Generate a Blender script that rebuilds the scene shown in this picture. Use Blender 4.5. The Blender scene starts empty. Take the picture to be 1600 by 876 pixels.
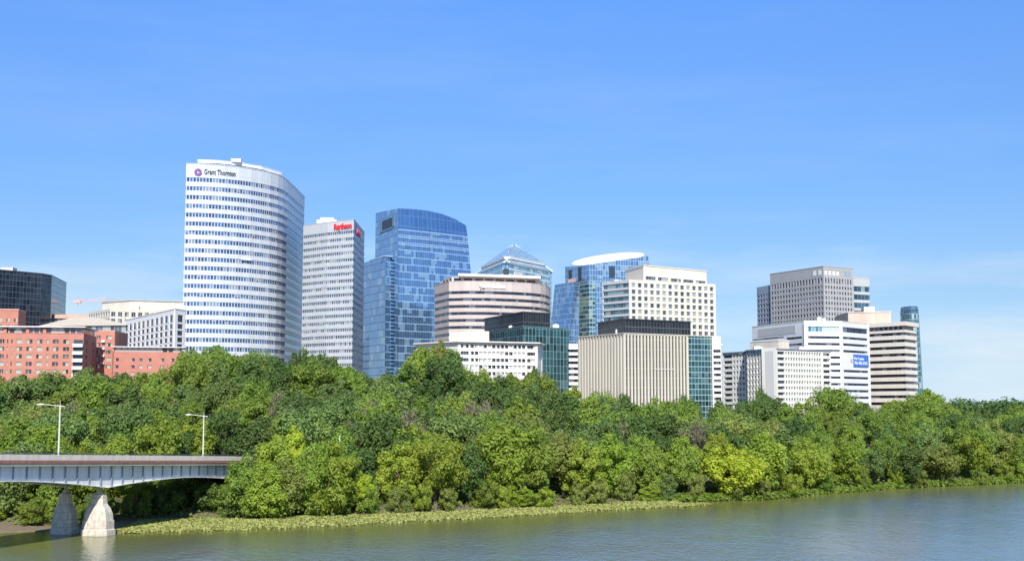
import bpy, math, random
import numpy as np
from mathutils import Vector
R = math.radians
rng = np.random.default_rng(7); random.seed(7)
S = bpy.context.scene; COL = S.collection

# ---------------------------------------------------------------- camera, sky, sun, exposure
F, CH, HZ = 2000.0, 20.0, 635.0          # focal length in photo pixels, camera height, horizon row
TH = math.atan((HZ - 438) / F)
cd = bpy.data.cameras.new('camera'); cam = bpy.data.objects.new('camera', cd); COL.objects.link(cam)
cam.location = (0, 0, CH); cam.rotation_euler = (R(90) + TH, 0, 0)
cd.sensor_width = 36; cd.lens = 36 * F / 1600; cd.clip_start = .5; cd.clip_end = 40000
S.camera = cam
SUN_AZ, SUN_EL = 3.0, 42.0               # degrees right of straight behind the camera, elevation
sd = Vector((math.sin(R(SUN_AZ)) * math.cos(R(SUN_EL)), -math.cos(R(SUN_AZ)) * math.cos(R(SUN_EL)), math.sin(R(SUN_EL))))
ld = bpy.data.lights.new('sun', 'SUN'); ld.energy = 4.8; ld.angle = R(.55); ld.color = (1, .955, .88)
sun = bpy.data.objects.new('sun', ld); COL.objects.link(sun); sun.rotation_euler = sd.to_track_quat('Z', 'Y').to_euler()
W = bpy.data.worlds.new('World'); S.world = W; W.use_nodes = True
nt = W.node_tree; N = nt.nodes; L = nt.links
bg = N['Background']; bg.inputs[1].default_value = .098
sky = N.new('ShaderNodeTexSky'); sky.sky_type = 'NISHITA'; sky.sun_disc = False
sky.sun_elevation = R(SUN_EL); sky.sun_rotation = math.atan2(sd.x, sd.y); sky.altitude = 0
sky.air_density = 1.0; sky.dust_density = .2; sky.ozone_density = 2.2
tint = N.new('ShaderNodeMix'); tint.data_type = 'RGBA'; tint.blend_type = 'MULTIPLY'; tint.inputs[0].default_value = 1
ramp = N.new('ShaderNodeValToRGB'); tcz = N.new('ShaderNodeTexCoord'); sz = N.new('ShaderNodeSeparateXYZ'); L.new(tcz.outputs['Generated'], sz.inputs[0])
mz = N.new('ShaderNodeMath'); mz.operation = 'MULTIPLY'; mz.inputs[1].default_value = 2.0; L.new(sz.outputs[2], mz.inputs[0]); L.new(mz.outputs[0], ramp.inputs[0])
for i, (z_, c_) in enumerate(((.003, (.478, .67, 1.11)), (.037, (.495, .61, .89)), (.092, (.518, .64, .84)), (.166, (.502, .705, .98)), (.239, (.56, .795, 1.17)), (.307, (.56, .89, 1.36)))):
    e_ = ramp.color_ramp.elements[i] if i < 2 else ramp.color_ramp.elements.new(z_ * 2)
    e_.position = z_ * 2; e_.color = (*c_, 1)
L.new(ramp.outputs[0], tint.inputs[7])          # clear, dry air: a deeper blue than the model's at mid elevations
L.new(sky.outputs[0], tint.inputs[6])
tc = N.new('ShaderNodeTexCoord'); mp = N.new('ShaderNodeMapping'); mp.inputs['Scale'].default_value = (3, 3, 17); mp.inputs['Rotation'].default_value = (0, R(4), 0)
L.new(tc.outputs['Generated'], mp.inputs[0])
no = N.new('ShaderNodeTexNoise'); no.inputs['Scale'].default_value = 1.3; no.inputs['Detail'].default_value = 9; no.inputs['Roughness'].default_value = .58
L.new(mp.outputs[0], no.inputs[0])
cr = N.new('ShaderNodeMapRange'); cr.inputs[1].default_value = .45; cr.inputs[2].default_value = .66; L.new(no.outputs[0], cr.inputs[0])
sx = N.new('ShaderNodeSeparateXYZ'); L.new(tc.outputs['Generated'], sx.inputs[0])
band = N.new('ShaderNodeMapRange'); band.inputs[1].default_value = .02; band.inputs[2].default_value = .16; band.inputs[3].default_value = 1; band.inputs[4].default_value = .06
L.new(sx.outputs[2], band.inputs[0])
mm = N.new('ShaderNodeMath'); mm.operation = 'MULTIPLY'; L.new(cr.outputs[0], mm.inputs[0]); L.new(band.outputs[0], mm.inputs[1])
m2 = N.new('ShaderNodeMath'); m2.operation = 'MULTIPLY'; m2.inputs[1].default_value = 1.0; L.new(mm.outputs[0], m2.inputs[0])
cl = N.new('ShaderNodeMix'); cl.data_type = 'RGBA'; L.new(m2.outputs[0], cl.inputs[0]); L.new(tint.outputs[2], cl.inputs[6]); cl.inputs[7].default_value = (5.2, 6.2, 7.0, 1)
L.new(cl.outputs[2], bg.inputs[0])
S.view_settings.view_transform = 'Standard'; S.view_settings.look = 'None'; S.view_settings.gamma = 1
S.view_settings.exposure = .5; S.view_settings.use_curve_mapping = False
S.render.engine = 'CYCLES'
S.cycles.max_bounces = 6; S.cycles.diffuse_bounces = 3; S.cycles.glossy_bounces = 4; S.cycles.transmission_bounces = 3
S.cycles.use_denoising = True

# ---------------------------------------------------------------- pixel <-> world helpers
def ray(px, py):
    x = (px - 800) / F; y = (438 - py) / F
    return x, math.cos(TH) - y * math.sin(TH), math.sin(TH) + y * math.cos(TH)
def at(px, py, Y):
    x, y, z = ray(px, py); return Vector((x * Y / y, Y, CH + z * Y / y))
def onz(px, py, z):
    x, y, w = ray(px, py); k = (z - CH) / w; return Vector((x * k, y * k, z))
def V2(v): return (v[0], v[1])

# ---------------------------------------------------------------- materials
MATS = {}
def nodes_of(name):
    m = bpy.data.materials.new(name); m.use_nodes = True; n = m.node_tree.nodes; l = m.node_tree.links
    return m, n, l, n['Principled BSDF']
def math_n(n, l, op, a, b=None, c=None):
    x = n.new('ShaderNodeMath'); x.operation = op
    for i, v in enumerate((a, b, c)):
        if v is None: continue
        if isinstance(v, (int, float)): x.inputs[i].default_value = v
        else: l.new(v, x.inputs[i])
    return x.outputs[0]
def mixc(n, l, fac, a, b):
    x = n.new('ShaderNodeMix'); x.data_type = 'RGBA'
    if isinstance(fac, (int, float)): x.inputs[0].default_value = fac
    else: l.new(fac, x.inputs[0])
    for i, v in ((6, a), (7, b)):
        if isinstance(v, tuple): x.inputs[i].default_value = v + (1,)
        else: l.new(v, x.inputs[i])
    return x.outputs[2]
def plain(name, col, rough=.8, var=.12, scale=.35, metallic=0, joint=None, streak=True):
    """wall or metal: large soft stains, vertical weather streaks and, if joint=(w,h), panel joints from the UVs in metres"""
    if name in MATS: return MATS[name]
    m, n, l, p = nodes_of(name)
    g = n.new('ShaderNodeNewGeometry')
    mpn = n.new('ShaderNodeMapping'); mpn.inputs['Scale'].default_value = (1, 1, .18 if streak else 1); l.new(g.outputs['Position'], mpn.inputs[0])
    t = n.new('ShaderNodeTexNoise'); t.inputs['Scale'].default_value = scale; t.inputs['Detail'].default_value = 6; l.new(mpn.outputs[0], t.inputs[0])
    r = n.new('ShaderNodeMapRange'); r.inputs[1].default_value = .3; r.inputs[2].default_value = .7; l.new(t.outputs[0], r.inputs[0])
    c = mixc(n, l, r.outputs[0], tuple(x * (1 - var) for x in col), tuple(min(.86, x * (1 + var * .6)) for x in col))
    if joint:
        uv = n.new('ShaderNodeUVMap'); s = n.new('ShaderNodeSeparateXYZ'); l.new(uv.outputs[0], s.inputs[0])
        a = math_n(n, l, 'LESS_THAN', math_n(n, l, 'FRACT', math_n(n, l, 'DIVIDE', s.outputs[0], joint[0])), .09 / joint[0])
        b = math_n(n, l, 'LESS_THAN', math_n(n, l, 'FRACT', math_n(n, l, 'DIVIDE', s.outputs[1], joint[1])), .09 / joint[1])
        c = mixc(n, l, math_n(n, l, 'MULTIPLY', math_n(n, l, 'MAXIMUM', a, b), .6), c, tuple(x * .45 for x in col))
        wn = n.new('ShaderNodeTexWhiteNoise'); wn.noise_dimensions = '2D'
        cb = n.new('ShaderNodeCombineXYZ')
        l.new(math_n(n, l, 'FLOOR', math_n(n, l, 'DIVIDE', s.outputs[0], joint[0])), cb.inputs[0])
        l.new(math_n(n, l, 'FLOOR', math_n(n, l, 'DIVIDE', s.outputs[1], joint[1])), cb.inputs[1]); l.new(cb.outputs[0], wn.inputs[0])
        c = mixc(n, l, math_n(n, l, 'MULTIPLY', wn.outputs[0], .22), c, tuple(x * .72 for x in col))
    l.new(c, p.inputs['Base Color']); p.inputs['Roughness'].default_value = rough; p.inputs['Metallic'].default_value = metallic
    MATS[name] = m; return m
def glass(name, col, frame, pw=1.5, ph=4.0, fw=.14, fh=.3, metallic=.75, rough=.08, var=.35, blind=.15, blindc=(.55, .6, .6), wob=.03, big=0.0):
    """panes laid out on UVs in metres: mullions, per-pane tone, some blinds, slightly uneven reflections"""
    if name in MATS: return MATS[name]
    m, n, l, p = nodes_of(name)
    uv = n.new('ShaderNodeUVMap'); s = n.new('ShaderNodeSeparateXYZ'); l.new(uv.outputs[0], s.inputs[0])
    a = math_n(n, l, 'DIVIDE', s.outputs[0], pw); b = math_n(n, l, 'DIVIDE', s.outputs[1], ph)
    fa = math_n(n, l, 'LESS_THAN', math_n(n, l, 'FRACT', a), fw / pw); fb = math_n(n, l, 'LESS_THAN', math_n(n, l, 'FRACT', b), fh / ph)
    fr = math_n(n, l, 'MAXIMUM', fa, fb)
    oi = n.new('ShaderNodeObjectInfo')
    cb = n.new('ShaderNodeCombineXYZ'); l.new(math_n(n, l, 'FLOOR', a), cb.inputs[0]); l.new(math_n(n, l, 'FLOOR', b), cb.inputs[1])
    l.new(math_n(n, l, 'MULTIPLY', oi.outputs['Random'], 97.0), cb.inputs[2])
    wn = n.new('ShaderNodeTexWhiteNoise'); wn.noise_dimensions = '3D'; l.new(cb.outputs[0], wn.inputs[0])
    c = mixc(n, l, wn.outputs[0], tuple(x * (1 - var) for x in col), tuple(min(.9, x * (1 + var)) for x in col))
    # blinds: runs of neighbouring panes
    cs = n.new('ShaderNodeCombineXYZ'); l.new(math_n(n, l, 'MULTIPLY', math_n(n, l, 'FLOOR', a), .33), cs.inputs[0]); l.new(math_n(n, l, 'MULTIPLY', math_n(n, l, 'FLOOR', b), 7.3), cs.inputs[1])
    l.new(math_n(n, l, 'MULTIPLY', oi.outputs['Random'], 57.0), cs.inputs[2])
    nz = n.new('ShaderNodeTexNoise'); nz.inputs['Scale'].default_value = 1.0; nz.inputs['Detail'].default_value = 2; l.new(cs.outputs[0], nz.inputs[0])
    bm = math_n(n, l, 'GREATER_THAN', math_n(n, l, 'ADD', nz.outputs[0], math_n(n, l, 'MULTIPLY', wn.outputs[0], .12)), .56 + .2 * (.5 - blind))
    hg = math_n(n, l, 'GREATER_THAN', math_n(n, l, 'FRACT', b), .45)
    bm = math_n(n, l, 'MULTIPLY', bm, math_n(n, l, 'MAXIMUM', hg, math_n(n, l, 'GREATER_THAN', wn.outputs[0], .5)))
    if blind <= 0: bm = math_n(n, l, 'MULTIPLY', bm, 0.0)
    c = mixc(n, l, bm, c, blindc)
    c = mixc(n, l, fr, c, frame)
    l.new(c, p.inputs['Base Color'])
    notglass = math_n(n, l, 'MAXIMUM', fr, math_n(n, l, 'MULTIPLY', bm, .35))
    l.new(math_n(n, l, 'MULTIPLY', math_n(n, l, 'SUBTRACT', 1.0, notglass), metallic), p.inputs['Metallic'])
    l.new(math_n(n, l, 'ADD', math_n(n, l, 'MULTIPLY', fr, .4), rough), p.inputs['Roughness'])
    g = n.new('ShaderNodeNewGeometry')
    sub = n.new('ShaderNodeVectorMath'); sub.operation = 'SUBTRACT'; l.new(wn.outputs[1], sub.inputs[0]); sub.inputs[1].default_value = (.5, .5, .5)
    sc = n.new('ShaderNodeVectorMath'); sc.operation = 'SCALE'; l.new(sub.outputs[0], sc.inputs[0]); sc.inputs['Scale'].default_value = wob
    ad = n.new('ShaderNodeVectorMath'); l.new(g.outputs['Normal'], ad.inputs[0]); l.new(sc.outputs[0], ad.inputs[1])
    nm = n.new('ShaderNodeVectorMath'); nm.operation = 'NORMALIZE'; l.new(ad.outputs[0], nm.inputs[0]); l.new(nm.outputs[0], p.inputs['Normal'])
    MATS[name] = m; return m
def leaf_mat(name, ca, cb_, transl=.3):
    m, n, l, p = nodes_of(name)
    at_ = n.new('ShaderNodeAttribute'); at_.attribute_name = 'tint'
    oi = n.new('ShaderNodeObjectInfo')
    c = mixc(n, l, at_.outputs['Fac'], ca, cb_)
    hs = n.new('ShaderNodeHueSaturation'); l.new(c, hs.inputs['Color'])
    hr = n.new('ShaderNodeMapRange'); hr.inputs[3].default_value = .480; hr.inputs[4].default_value = .504; l.new(oi.outputs['Random'], hr.inputs[0]); l.new(hr.outputs[0], hs.inputs['Hue'])
    r7 = math_n(n, l, 'FRACT', math_n(n, l, 'MULTIPLY', oi.outputs['Random'], 7.77))
    vr = n.new('ShaderNodeMapRange'); vr.inputs[3].default_value = .82; vr.inputs[4].default_value = 1.16; l.new(r7, vr.inputs[0]); l.new(vr.outputs[0], hs.inputs['Value'])
    l.new(hs.outputs[0], p.inputs['Base Color']); p.inputs['Roughness'].default_value = .55; p.inputs['Specular IOR Level'].default_value = .25
    t = n.new('ShaderNodeBsdfTranslucent'); l.new(mixc(n, l, .5, hs.outputs[0], tuple(min(1, x * 1.8) for x in cb_)), t.inputs[0])
    mx = n.new('ShaderNodeMixShader'); mx.inputs[0].default_value = transl
    out = n['Material Output']; l.new(p.outputs[0], mx.inputs[1]); l.new(t.outputs[0], mx.inputs[2]); l.new(mx.outputs[0], out.inputs[0])
    MATS[name] = m; return m

# ---------------------------------------------------------------- mesh helpers
class MB:
    def __init__(s): s.v = []; s.f = []; s.uv = []; s.mi = []
    def face(s, pts, uvs=None, m=0):
        i = len(s.v); s.v += [tuple(p) for p in pts]; s.f.append(tuple(range(i, i + len(pts))))
        s.uv += uvs if uvs else [(p[0], p[1]) for p in pts]; s.mi.append(m)
    def prism(s, poly, z0, z1, caps=True, m=0, top=None, zt=None, close=True):
        """poly ccw from above; top = other outline at the top, zt = per-vertex heights"""
        n = len(poly); top = top or poly; u = 0
        for i in range(n if close else n - 1):
            a, b = poly[i], poly[(i + 1) % n]; c, d = top[(i + 1) % n], top[i]
            za = zt[i] if zt else z1; zb = zt[(i + 1) % n] if zt else z1
            w = math.hypot(b[0] - a[0], b[1] - a[1])
            s.face([(a[0], a[1], z0), (b[0], b[1], z0), (c[0], c[1], zb), (d[0], d[1], za)], [(u, z0), (u + w, z0), (u + w, zb), (u, za)], m); u += w
        if caps:
            s.face([(p[0], p[1], zt[i] if zt else z1) for i, p in enumerate(top)], None, m)
            s.face([(p[0], p[1], z0) for p in reversed(poly)], None, m)
    def wbox(s, A, B, u0, u1, z0, z1, d0, d1, m=0):
        """box on the wall A->B: u along it, z up, d0..d1 distance outward from the wall line"""
        A = Vector(A[:2]); B = Vector(B[:2]); t = (B - A).normalized(); nn = Vector((t.y, -t.x))
        P = lambda u, d: tuple(A + t * u + nn * d)
        q = [P(u0, d1), P(u1, d1), P(u1, d0), P(u0, d0)]
        (x0, x1, x2, x3) = q
        F_ = lambda a, b, ua, ub: s.face([(*a, z0), (*b, z0), (*b, z1), (*a, z1)], [(ua, z0), (ub, z0), (ub, z1), (ua, z1)], m)
        F_(x0, x1, u0, u1); F_(x1, x2, 0, abs(d1 - d0)); F_(x2, x3, u1, u0); F_(x3, x0, 0, abs(d1 - d0))
        s.face([(*x0, z1), (*x1, z1), (*x2, z1), (*x3, z1)], None, m); s.face([(*x3, z0), (*x2, z0), (*x1, z0), (*x0, z0)], None, m)
    def box(s, c, sx, sy, sz, m=0):
        x, y, z = c; s.prism([(x - sx / 2, y - sy / 2), (x + sx / 2, y - sy / 2), (x + sx / 2, y + sy / 2), (x - sx / 2, y + sy / 2)], z, z + sz, m=m)
    def tube(s, a, b, r0, r1, n=6, m=0):
        a = Vector(a); b = Vector(b); d = (b - a).normalized(); x = d.orthogonal().normalized(); y = d.cross(x)
        ra = [a + (x * math.cos(2 * math.pi * k / n) + y * math.sin(2 * math.pi * k / n)) * r0 for k in range(n)]
        rb = [b + (x * math.cos(2 * math.pi * k / n) + y * math.sin(2 * math.pi * k / n)) * r1 for k in range(n)]
        for k in range(n): s.face([ra[k], ra[(k + 1) % n], rb[(k + 1) % n], rb[k]], [(k, 0), (k + 1, 0), (k + 1, 1), (k, 1)], m)
        s.face(list(reversed(ra)), None, m); s.face(rb, None, m)
    def build(s, name, mats, parent=None, smooth=False):
        off = parent_world(parent) if parent else Vector((0, 0, 0))
        me = bpy.data.meshes.new(name); me.from_pydata([(v[0] - off.x, v[1] - off.y, v[2] - off.z) for v in s.v], [], s.f)
        ul = me.uv_layers.new(name='UVMap'); ul.data.foreach_set('uv', [c for q in s.uv for c in q[:2]])
        mats = mats if isinstance(mats, (list, tuple)) else [mats]
        for m_ in mats: me.materials.append(m_)
        me.polygons.foreach_set('material_index', s.mi)
        if smooth: me.polygons.foreach_set('use_smooth', [True] * len(s.f))
        o = bpy.data.objects.new(name, me); COL.objects.link(o)
        if parent: o.parent = parent
        return o
def parent_world(p):
    v = Vector((0, 0, 0))
    while p: v += p.location; p = p.parent
    return v
def thing(name, label, cat, loc, group=None):
    o = bpy.data.objects.new(name, None); COL.objects.link(o); o.location = loc; o.empty_display_size = 1
    o['label'] = label; o['category'] = cat
    if group: o['group'] = group
    return o
def inset(poly, d):
    n = len(poly); out = []
    for i in range(n):
        p0, p1, p2 = Vector(poly[i - 1][:2]), Vector(poly[i][:2]), Vector(poly[(i + 1) % n][:2])
        a = (p1 - p0).normalized(); b = (p2 - p1).normalized(); na = Vector((-a.y, a.x)); nb = Vector((-b.y, b.x))
        k = 1 + na.dot(nb); v = (na + nb) / max(k, .3); out.append(tuple(p1 + v * d))
    return out
def centroid(poly): return (sum(p[0] for p in poly) / len(poly), sum(p[1] for p in poly) / len(poly))
def box4(Lp, M, Rp): return [V2(Lp), V2(M), V2(Rp), (Lp[0] + Rp[0] - M[0], Lp[1] + Rp[1] - M[1])]
def rel(poly, corner_w=0):  # shrink
    return poly

# ---------------------------------------------------------------- terrain
SH = [(-900, 836), (-300, 828), (0, 819), (75, 822), (190, 814), (350, 810), (550, 805), (700, 800), (850, 792.5), (1000, 784), (1110, 782), (1200, 780), (1300, 770), (1400, 762.5), (1500, 757.5), (1600, 753), (2000, 744), (2600, 738)]
sht = [(a - 800) / F for a, b in SH]; shy = [onz(a, b, 0).y for a, b in SH]
TL = [(-200, 588), (0, 588), (50, 583), (100, 576), (150, 571), (185, 580), (220, 584), (250, 570), (290, 549), (330, 543), (380, 549), (430, 556), (475, 549), (520, 556), (555, 578), (590, 589), (620, 572), (650, 544), (683, 534), (715, 548), (745, 574), (780, 585), (830, 577), (862, 592), (900, 604), (930, 610), (960, 608), (1000, 620), (1040, 619), (1080, 615), (1120, 623), (1160, 624), (1187, 609), (1212, 620), (1260, 622), (1283, 613), (1310, 608), (1345, 626), (1385, 624), (1420, 619), (1450, 610), (1478, 626), (1500, 630), (1600, 631), (2200, 631)]
tlx = [a for a, b in TL]; tly = [b for a, b in TL]
RIDGE = 150.0
def shore(t): return float(np.interp(t, sht, shy))
def treeline(px): return float(np.interp(px, tlx, tly))
zx = list(range(-1200, 3300, 50)); zz = []
for a in zx:
    q = [treeline(a + k) for k in range(-120, 121, 30)]; tl = sorted(q)[5]
    zz.append(CH + (HZ - tl) / F * (shore((a - 800) / F) + RIDGE) - 14.5)
def ridge(px): return float(np.interp(px, zx, zz))
def terr(x, y):
    t = x / max(y, 1.0); d = y - shore(t)
    if d < 0: return max(-4.0, d * .12) - .05
    s = min(1.0, d / RIDGE); k = s ** .85
    return .1 + min(d, 3) * .12 + (ridge(t * F + 800) - .5) * k + (.5 * math.sin(x * .11) * math.cos(y * .07) if d > 12 else 0)
def strip():
    ts = np.linspace(-1.3, 1.3, 261); ds = [-60, -30, -14, -6, -2, 0, 1, 3, 7, 14, 24, 36, 50, 65, 80, 95, 110, 130, 150, 175, 210, 300, 500, 900, 1800, 4000, 9000, 18000]
    v = []; f = []
    for d in ds:
        for t in ts:
            y = shore(t) + d; x = t * y; z = terr(x, y) if d < 400 else max(2, ridge(t * F + 800) * (1 if d < 1000 else .9)) ; v.append((x, y, z))
    n = len(ts)
    for i in range(len(ds) - 1):
        for j in range(n - 1): a = i * n + j; f.append((a, a + 1, a + n + 1, a + n))
    me = bpy.data.meshes.new('ground'); me.from_pydata(v, [], f); me.polygons.foreach_set('use_smooth', [True] * len(f))
    m, nn, l, p = nodes_of('earth')
    g = nn.new('ShaderNodeNewGeometry'); t1 = nn.new('ShaderNodeTexNoise'); t1.inputs['Scale'].default_value = .25; t1.inputs['Detail'].default_value = 8; l.new(g.outputs['Position'], t1.inputs[0])
    l.new(mixc(nn, l, t1.outputs[0], (.16, .12, .075), (.06, .085, .03)), p.inputs['Base Color']); p.inputs['Roughness'].default_value = .95
    me.materials.append(m); o = bpy.data.objects.new('ground', me); COL.objects.link(o); o['kind'] = 'structure'
strip()
# water
def water():
    m, n, l, p = nodes_of('river_water')
    g = n.new('ShaderNodeNewGeometry')
    def nz(scale, sc, det=3, rot=0):
        mp_ = n.new('ShaderNodeMapping'); mp_.inputs['Scale'].default_value = sc; mp_.inputs['Rotation'].default_value = (0, 0, rot); l.new(g.outputs['Position'], mp_.inputs[0])
        t = n.new('ShaderNodeTexNoise'); t.inputs['Scale'].default_value = scale; t.inputs['Detail'].default_value = det; l.new(mp_.outputs[0], t.inputs[0]); return t.outputs[0]
    h = math_n(n, l, 'ADD', math_n(n, l, 'MULTIPLY', nz(.9, (1, .55, 1), 4, .3), .6), math_n(n, l, 'MULTIPLY', nz(.16, (1, .4, 1), 3, -.2), 1.0))
    patch = n.new('ShaderNodeMapRange'); patch.inputs[1].default_value = .38; patch.inputs[2].default_value = .62; patch.inputs[3].default_value = .3; patch.inputs[4].default_value = 1.0; l.new(nz(.02, (1, .35, 1), 3, .1), patch.inputs[0])
    bp = n.new('ShaderNodeBump'); bp.inputs['Distance'].default_value = .5; l.new(math_n(n, l, 'MULTIPLY', patch.outputs[0], WAVE), bp.inputs['Strength']); l.new(h, bp.inputs['Height']); l.new(bp.outputs[0], p.inputs['Normal'])
    sa = n.new('ShaderNodeAttribute'); sa.attribute_name = 'silt_reflection'       # olive tree reflection painted into the base colour near the bank, plus silt
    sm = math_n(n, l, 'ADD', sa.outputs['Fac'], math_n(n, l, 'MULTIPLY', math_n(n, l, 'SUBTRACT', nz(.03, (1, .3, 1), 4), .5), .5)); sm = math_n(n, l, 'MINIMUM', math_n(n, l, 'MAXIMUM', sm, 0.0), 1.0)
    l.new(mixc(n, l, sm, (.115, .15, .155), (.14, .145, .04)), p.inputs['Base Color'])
    p.inputs['Roughness'].default_value = .17; p.inputs['IOR'].default_value = 1.42
    me = bpy.data.meshes.new('river'); q = 18000; v = []; f = []; sh_ = []
    ts = np.linspace(-1.3, 1.3, 131); fr_ = [-60, -45, -34, -26, -18, -11, -5, 0, 30]
    for i, d in enumerate(fr_):
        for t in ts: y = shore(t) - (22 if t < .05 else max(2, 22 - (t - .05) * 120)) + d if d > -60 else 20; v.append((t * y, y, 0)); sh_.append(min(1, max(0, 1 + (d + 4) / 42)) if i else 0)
    for i in range(len(fr_) - 1):
        for j in range(130): a = i * 131 + j; f.append((a, a + 1, a + 132, a + 131))
    k = len(v); v += [(-q, -q, -.03), (q, -q, -.03), (q, q, -.03), (-q, q, -.03)]; f.append((k, k + 1, k + 2, k + 3)); sh_ += [0] * 4
    me.from_pydata(v, [], f); at_ = me.attributes.new('silt_reflection', 'FLOAT', 'POINT'); at_.data.foreach_set('value', sh_)
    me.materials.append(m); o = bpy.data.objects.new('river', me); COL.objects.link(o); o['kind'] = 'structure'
WAVE = .95
water()

# ---------------------------------------------------------------- building helpers
def base_z(poly):
    x, y = centroid(poly); return terr(x, y) - 1.0
def bands(root, poly, z0, z1, rows, depth, wall, win, parapet=.6, wname='window_band', core=None, body_name='body'):
    """floors wrapped in ribbon windows; rows = [(zlo, zhi), ...] from the top down"""
    mb = MB(); mb.prism(inset(poly, depth), z0, z1 - .3)
    rows = sorted(rows); z = z0
    for a, b in rows:
        mb.prism(poly, z, a); z = b
    mb.prism(poly, z, z1); mb.prism(inset(poly, -.12), z1 + .003, z1 + parapet)
    body = mb.build(body_name, wall, root)
    gi = inset(poly, depth * .6)
    for a, b in rows:
        w = MB(); w.prism(gi, a, b, caps=False); w.build(wname, win, root)
    return body
def facade(mb, root, A, B, z0, z1, rows, cols, d, win, wname='window', budget=None, proud_v=0.0, rest=None):
    """lattice of piers and spandrels standing d proud of the core, one pane object per opening (panes of one size share a mesh)"""
    Lw = (Vector(B[:2]) - Vector(A[:2])).length
    rows = sorted(rows); cols = sorted(cols); z = z0
    gaps = []
    for a, b in rows + [(z1, z1)]:
        if a > z + 1e-4: gaps.append((z, a))
        z = b
    for a, b in gaps: mb.wbox(A, B, 0, Lw, a, b, -d, 0)
    for a, b in rows:
        u = 0
        for c0, c1 in cols + [(Lw, Lw)]:
            if c0 > u + 1e-4: mb.wbox(A, B, u, c0, a, b, -d, proud_v)
            u = c1
    cache = {}
    t = (Vector(B[:2]) - Vector(A[:2])).normalized(); nn = Vector((t.y, -t.x)); rw = parent_world(root)
    for a, b in reversed(rows):
        for c0, c1 in cols:
            if budget is not None and budget[0] <= 0:
                if rest is not None: rest.wbox(A, B, c0, c1, a, b, -d + .02, -d * .6)
                continue
            key = (round(c1 - c0, 2), round(b - a, 2))
            p = Vector(A[:2]) + t * c0
            if key not in cache:
                w = MB(); w.wbox(A, B, c0, c1, a, b, -d + .02, -d * .6); o = w.build(wname, win, root)
                # move origin to the opening's corner
                o.data.transform(__import__('mathutils').Matrix.Translation((rw.x - p.x, rw.y - p.y, rw.z - a))); o.location = (p.x - rw.x, p.y - rw.y, a - rw.z)
                cache[key] = o
            else:
                o = cache[key].copy(); COL.objects.link(o); o.parent = root; o.location = (p.x - rw.x, p.y - rw.y, a - rw.z)
            if budget is not None: budget[0] -= 1
def ncols(Lw, n, frac=.6, m0=0., m1=0.):
    p = (Lw - m0 - m1) / n; return [(m0 + p * (i + .5 - frac / 2), m0 + p * (i + .5 + frac / 2)) for i in range(n)]
def rws(ztop, pitch, h, n): return [(ztop - i * pitch - h, ztop - i * pitch) for i in range(n)]
def length(A, B): return math.hypot(B[0] - A[0], B[1] - A[1])
def zof(py, px, Y): return at(px, py, Y).z
def sub(root, name, poly, z0, z1, mat, **k):
    mb = MB(); mb.prism(poly, z0, z1, **k); return mb.build(name, mat, root)
def quadfit(A, B, depth, u0=0., u1=None):
    """rectangle set back on the wall A->B"""
    A = Vector(A[:2]); B = Vector(B[:2]); t = (B - A).normalized(); n_ = Vector((-t.y, t.x)); u1 = u1 if u1 is not None else (B - A).length
    return [tuple(A + t * u0), tuple(A + t * u1), tuple(A + t * u1 + n_ * depth), tuple(A + t * u0 + n_ * depth)]
def roofkit(root, poly, z, n=5, mat=None, seed=0):
    """small plant: ducts, fan boxes and a mast on a flat roof"""
    r = random.Random(seed); cx, cy = centroid(poly); P = inset(poly, 4)
    for i in range(n):
        a = random.Random(seed * 31 + i); k = a.random(); j = a.randrange(len(P)); p = P[j]; q = P[(j + 1) % len(P)]
        x = p[0] + (q[0] - p[0]) * k; y = p[1] + (q[1] - p[1]) * k; w = .35 * a.random(); x += (cx - x) * w; y += (cy - y) * w
        mb = MB(); s = 1.5 + 2.5 * a.random(); h = 1.0 + 1.3 * a.random(); mb.box((x, y, z), s, s * .8, h); mb.box((x, y, z + h + .004), s * .6, s * .5, .25); mb.build('roof_unit', mat, root)
def textmesh(s, size, ext=.12, bold=0.0, shear=0.0):
    cu = bpy.data.curves.new('lettering', 'FONT'); cu.body = s; cu.size = size; cu.extrude = ext; cu.offset = bold; cu.shear = shear; cu.resolution_u = 3
    o = bpy.data.objects.new('lettering', cu); COL.objects.link(o); bpy.context.view_layer.update()
    me = bpy.data.meshes.new_from_object(o.evaluated_get(bpy.context.evaluated_depsgraph_get())); bpy.data.objects.remove(o); return me
def letters(root, s, path, u0, z, size, mat, width=None, name='lettering', out=.25, **k):
    """lettering standing on a wall that follows the points of path"""
    me = textmesh(s, size, **k); rw = parent_world(root)
    xs = [v.co.x for v in me.vertices]; sc = (width / (max(xs) - min(xs))) if width else 1; x0 = min(xs)
    seg = [length(path[i], path[i + 1]) for i in range(len(path) - 1)]
    for v in me.vertices:
        u = u0 + (v.co.x - x0) * sc; i = 0
        while i < len(seg) - 1 and u > seg[i]: u -= seg[i]; i += 1
        A = Vector(path[i][:2]); t = (Vector(path[i + 1][:2]) - A).normalized(); n_ = Vector((t.y, -t.x)); p = A + t * u + n_ * (out + v.co.z)
        v.co = (p.x - rw.x, p.y - rw.y, z + v.co.y - rw.z)
    me.materials.clear(); me.materials.append(mat); o = bpy.data.objects.new(name, me); COL.objects.link(o); o.parent = root; return o
def mkroot(label, poly, cat='office building', name='office_building'):
    x, y = centroid(poly); return thing(name, label, cat, (x, y, terr(x, y) - 1))
WHITE = plain('white_concrete', (.66, .66, .64)); CREAM = plain('cream_precast', (.70, .65, .53), joint=(6, 3.4)); DARKM = plain('dark_metal', (.05, .052, .055), .5, metallic=.3, streak=False)
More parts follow.
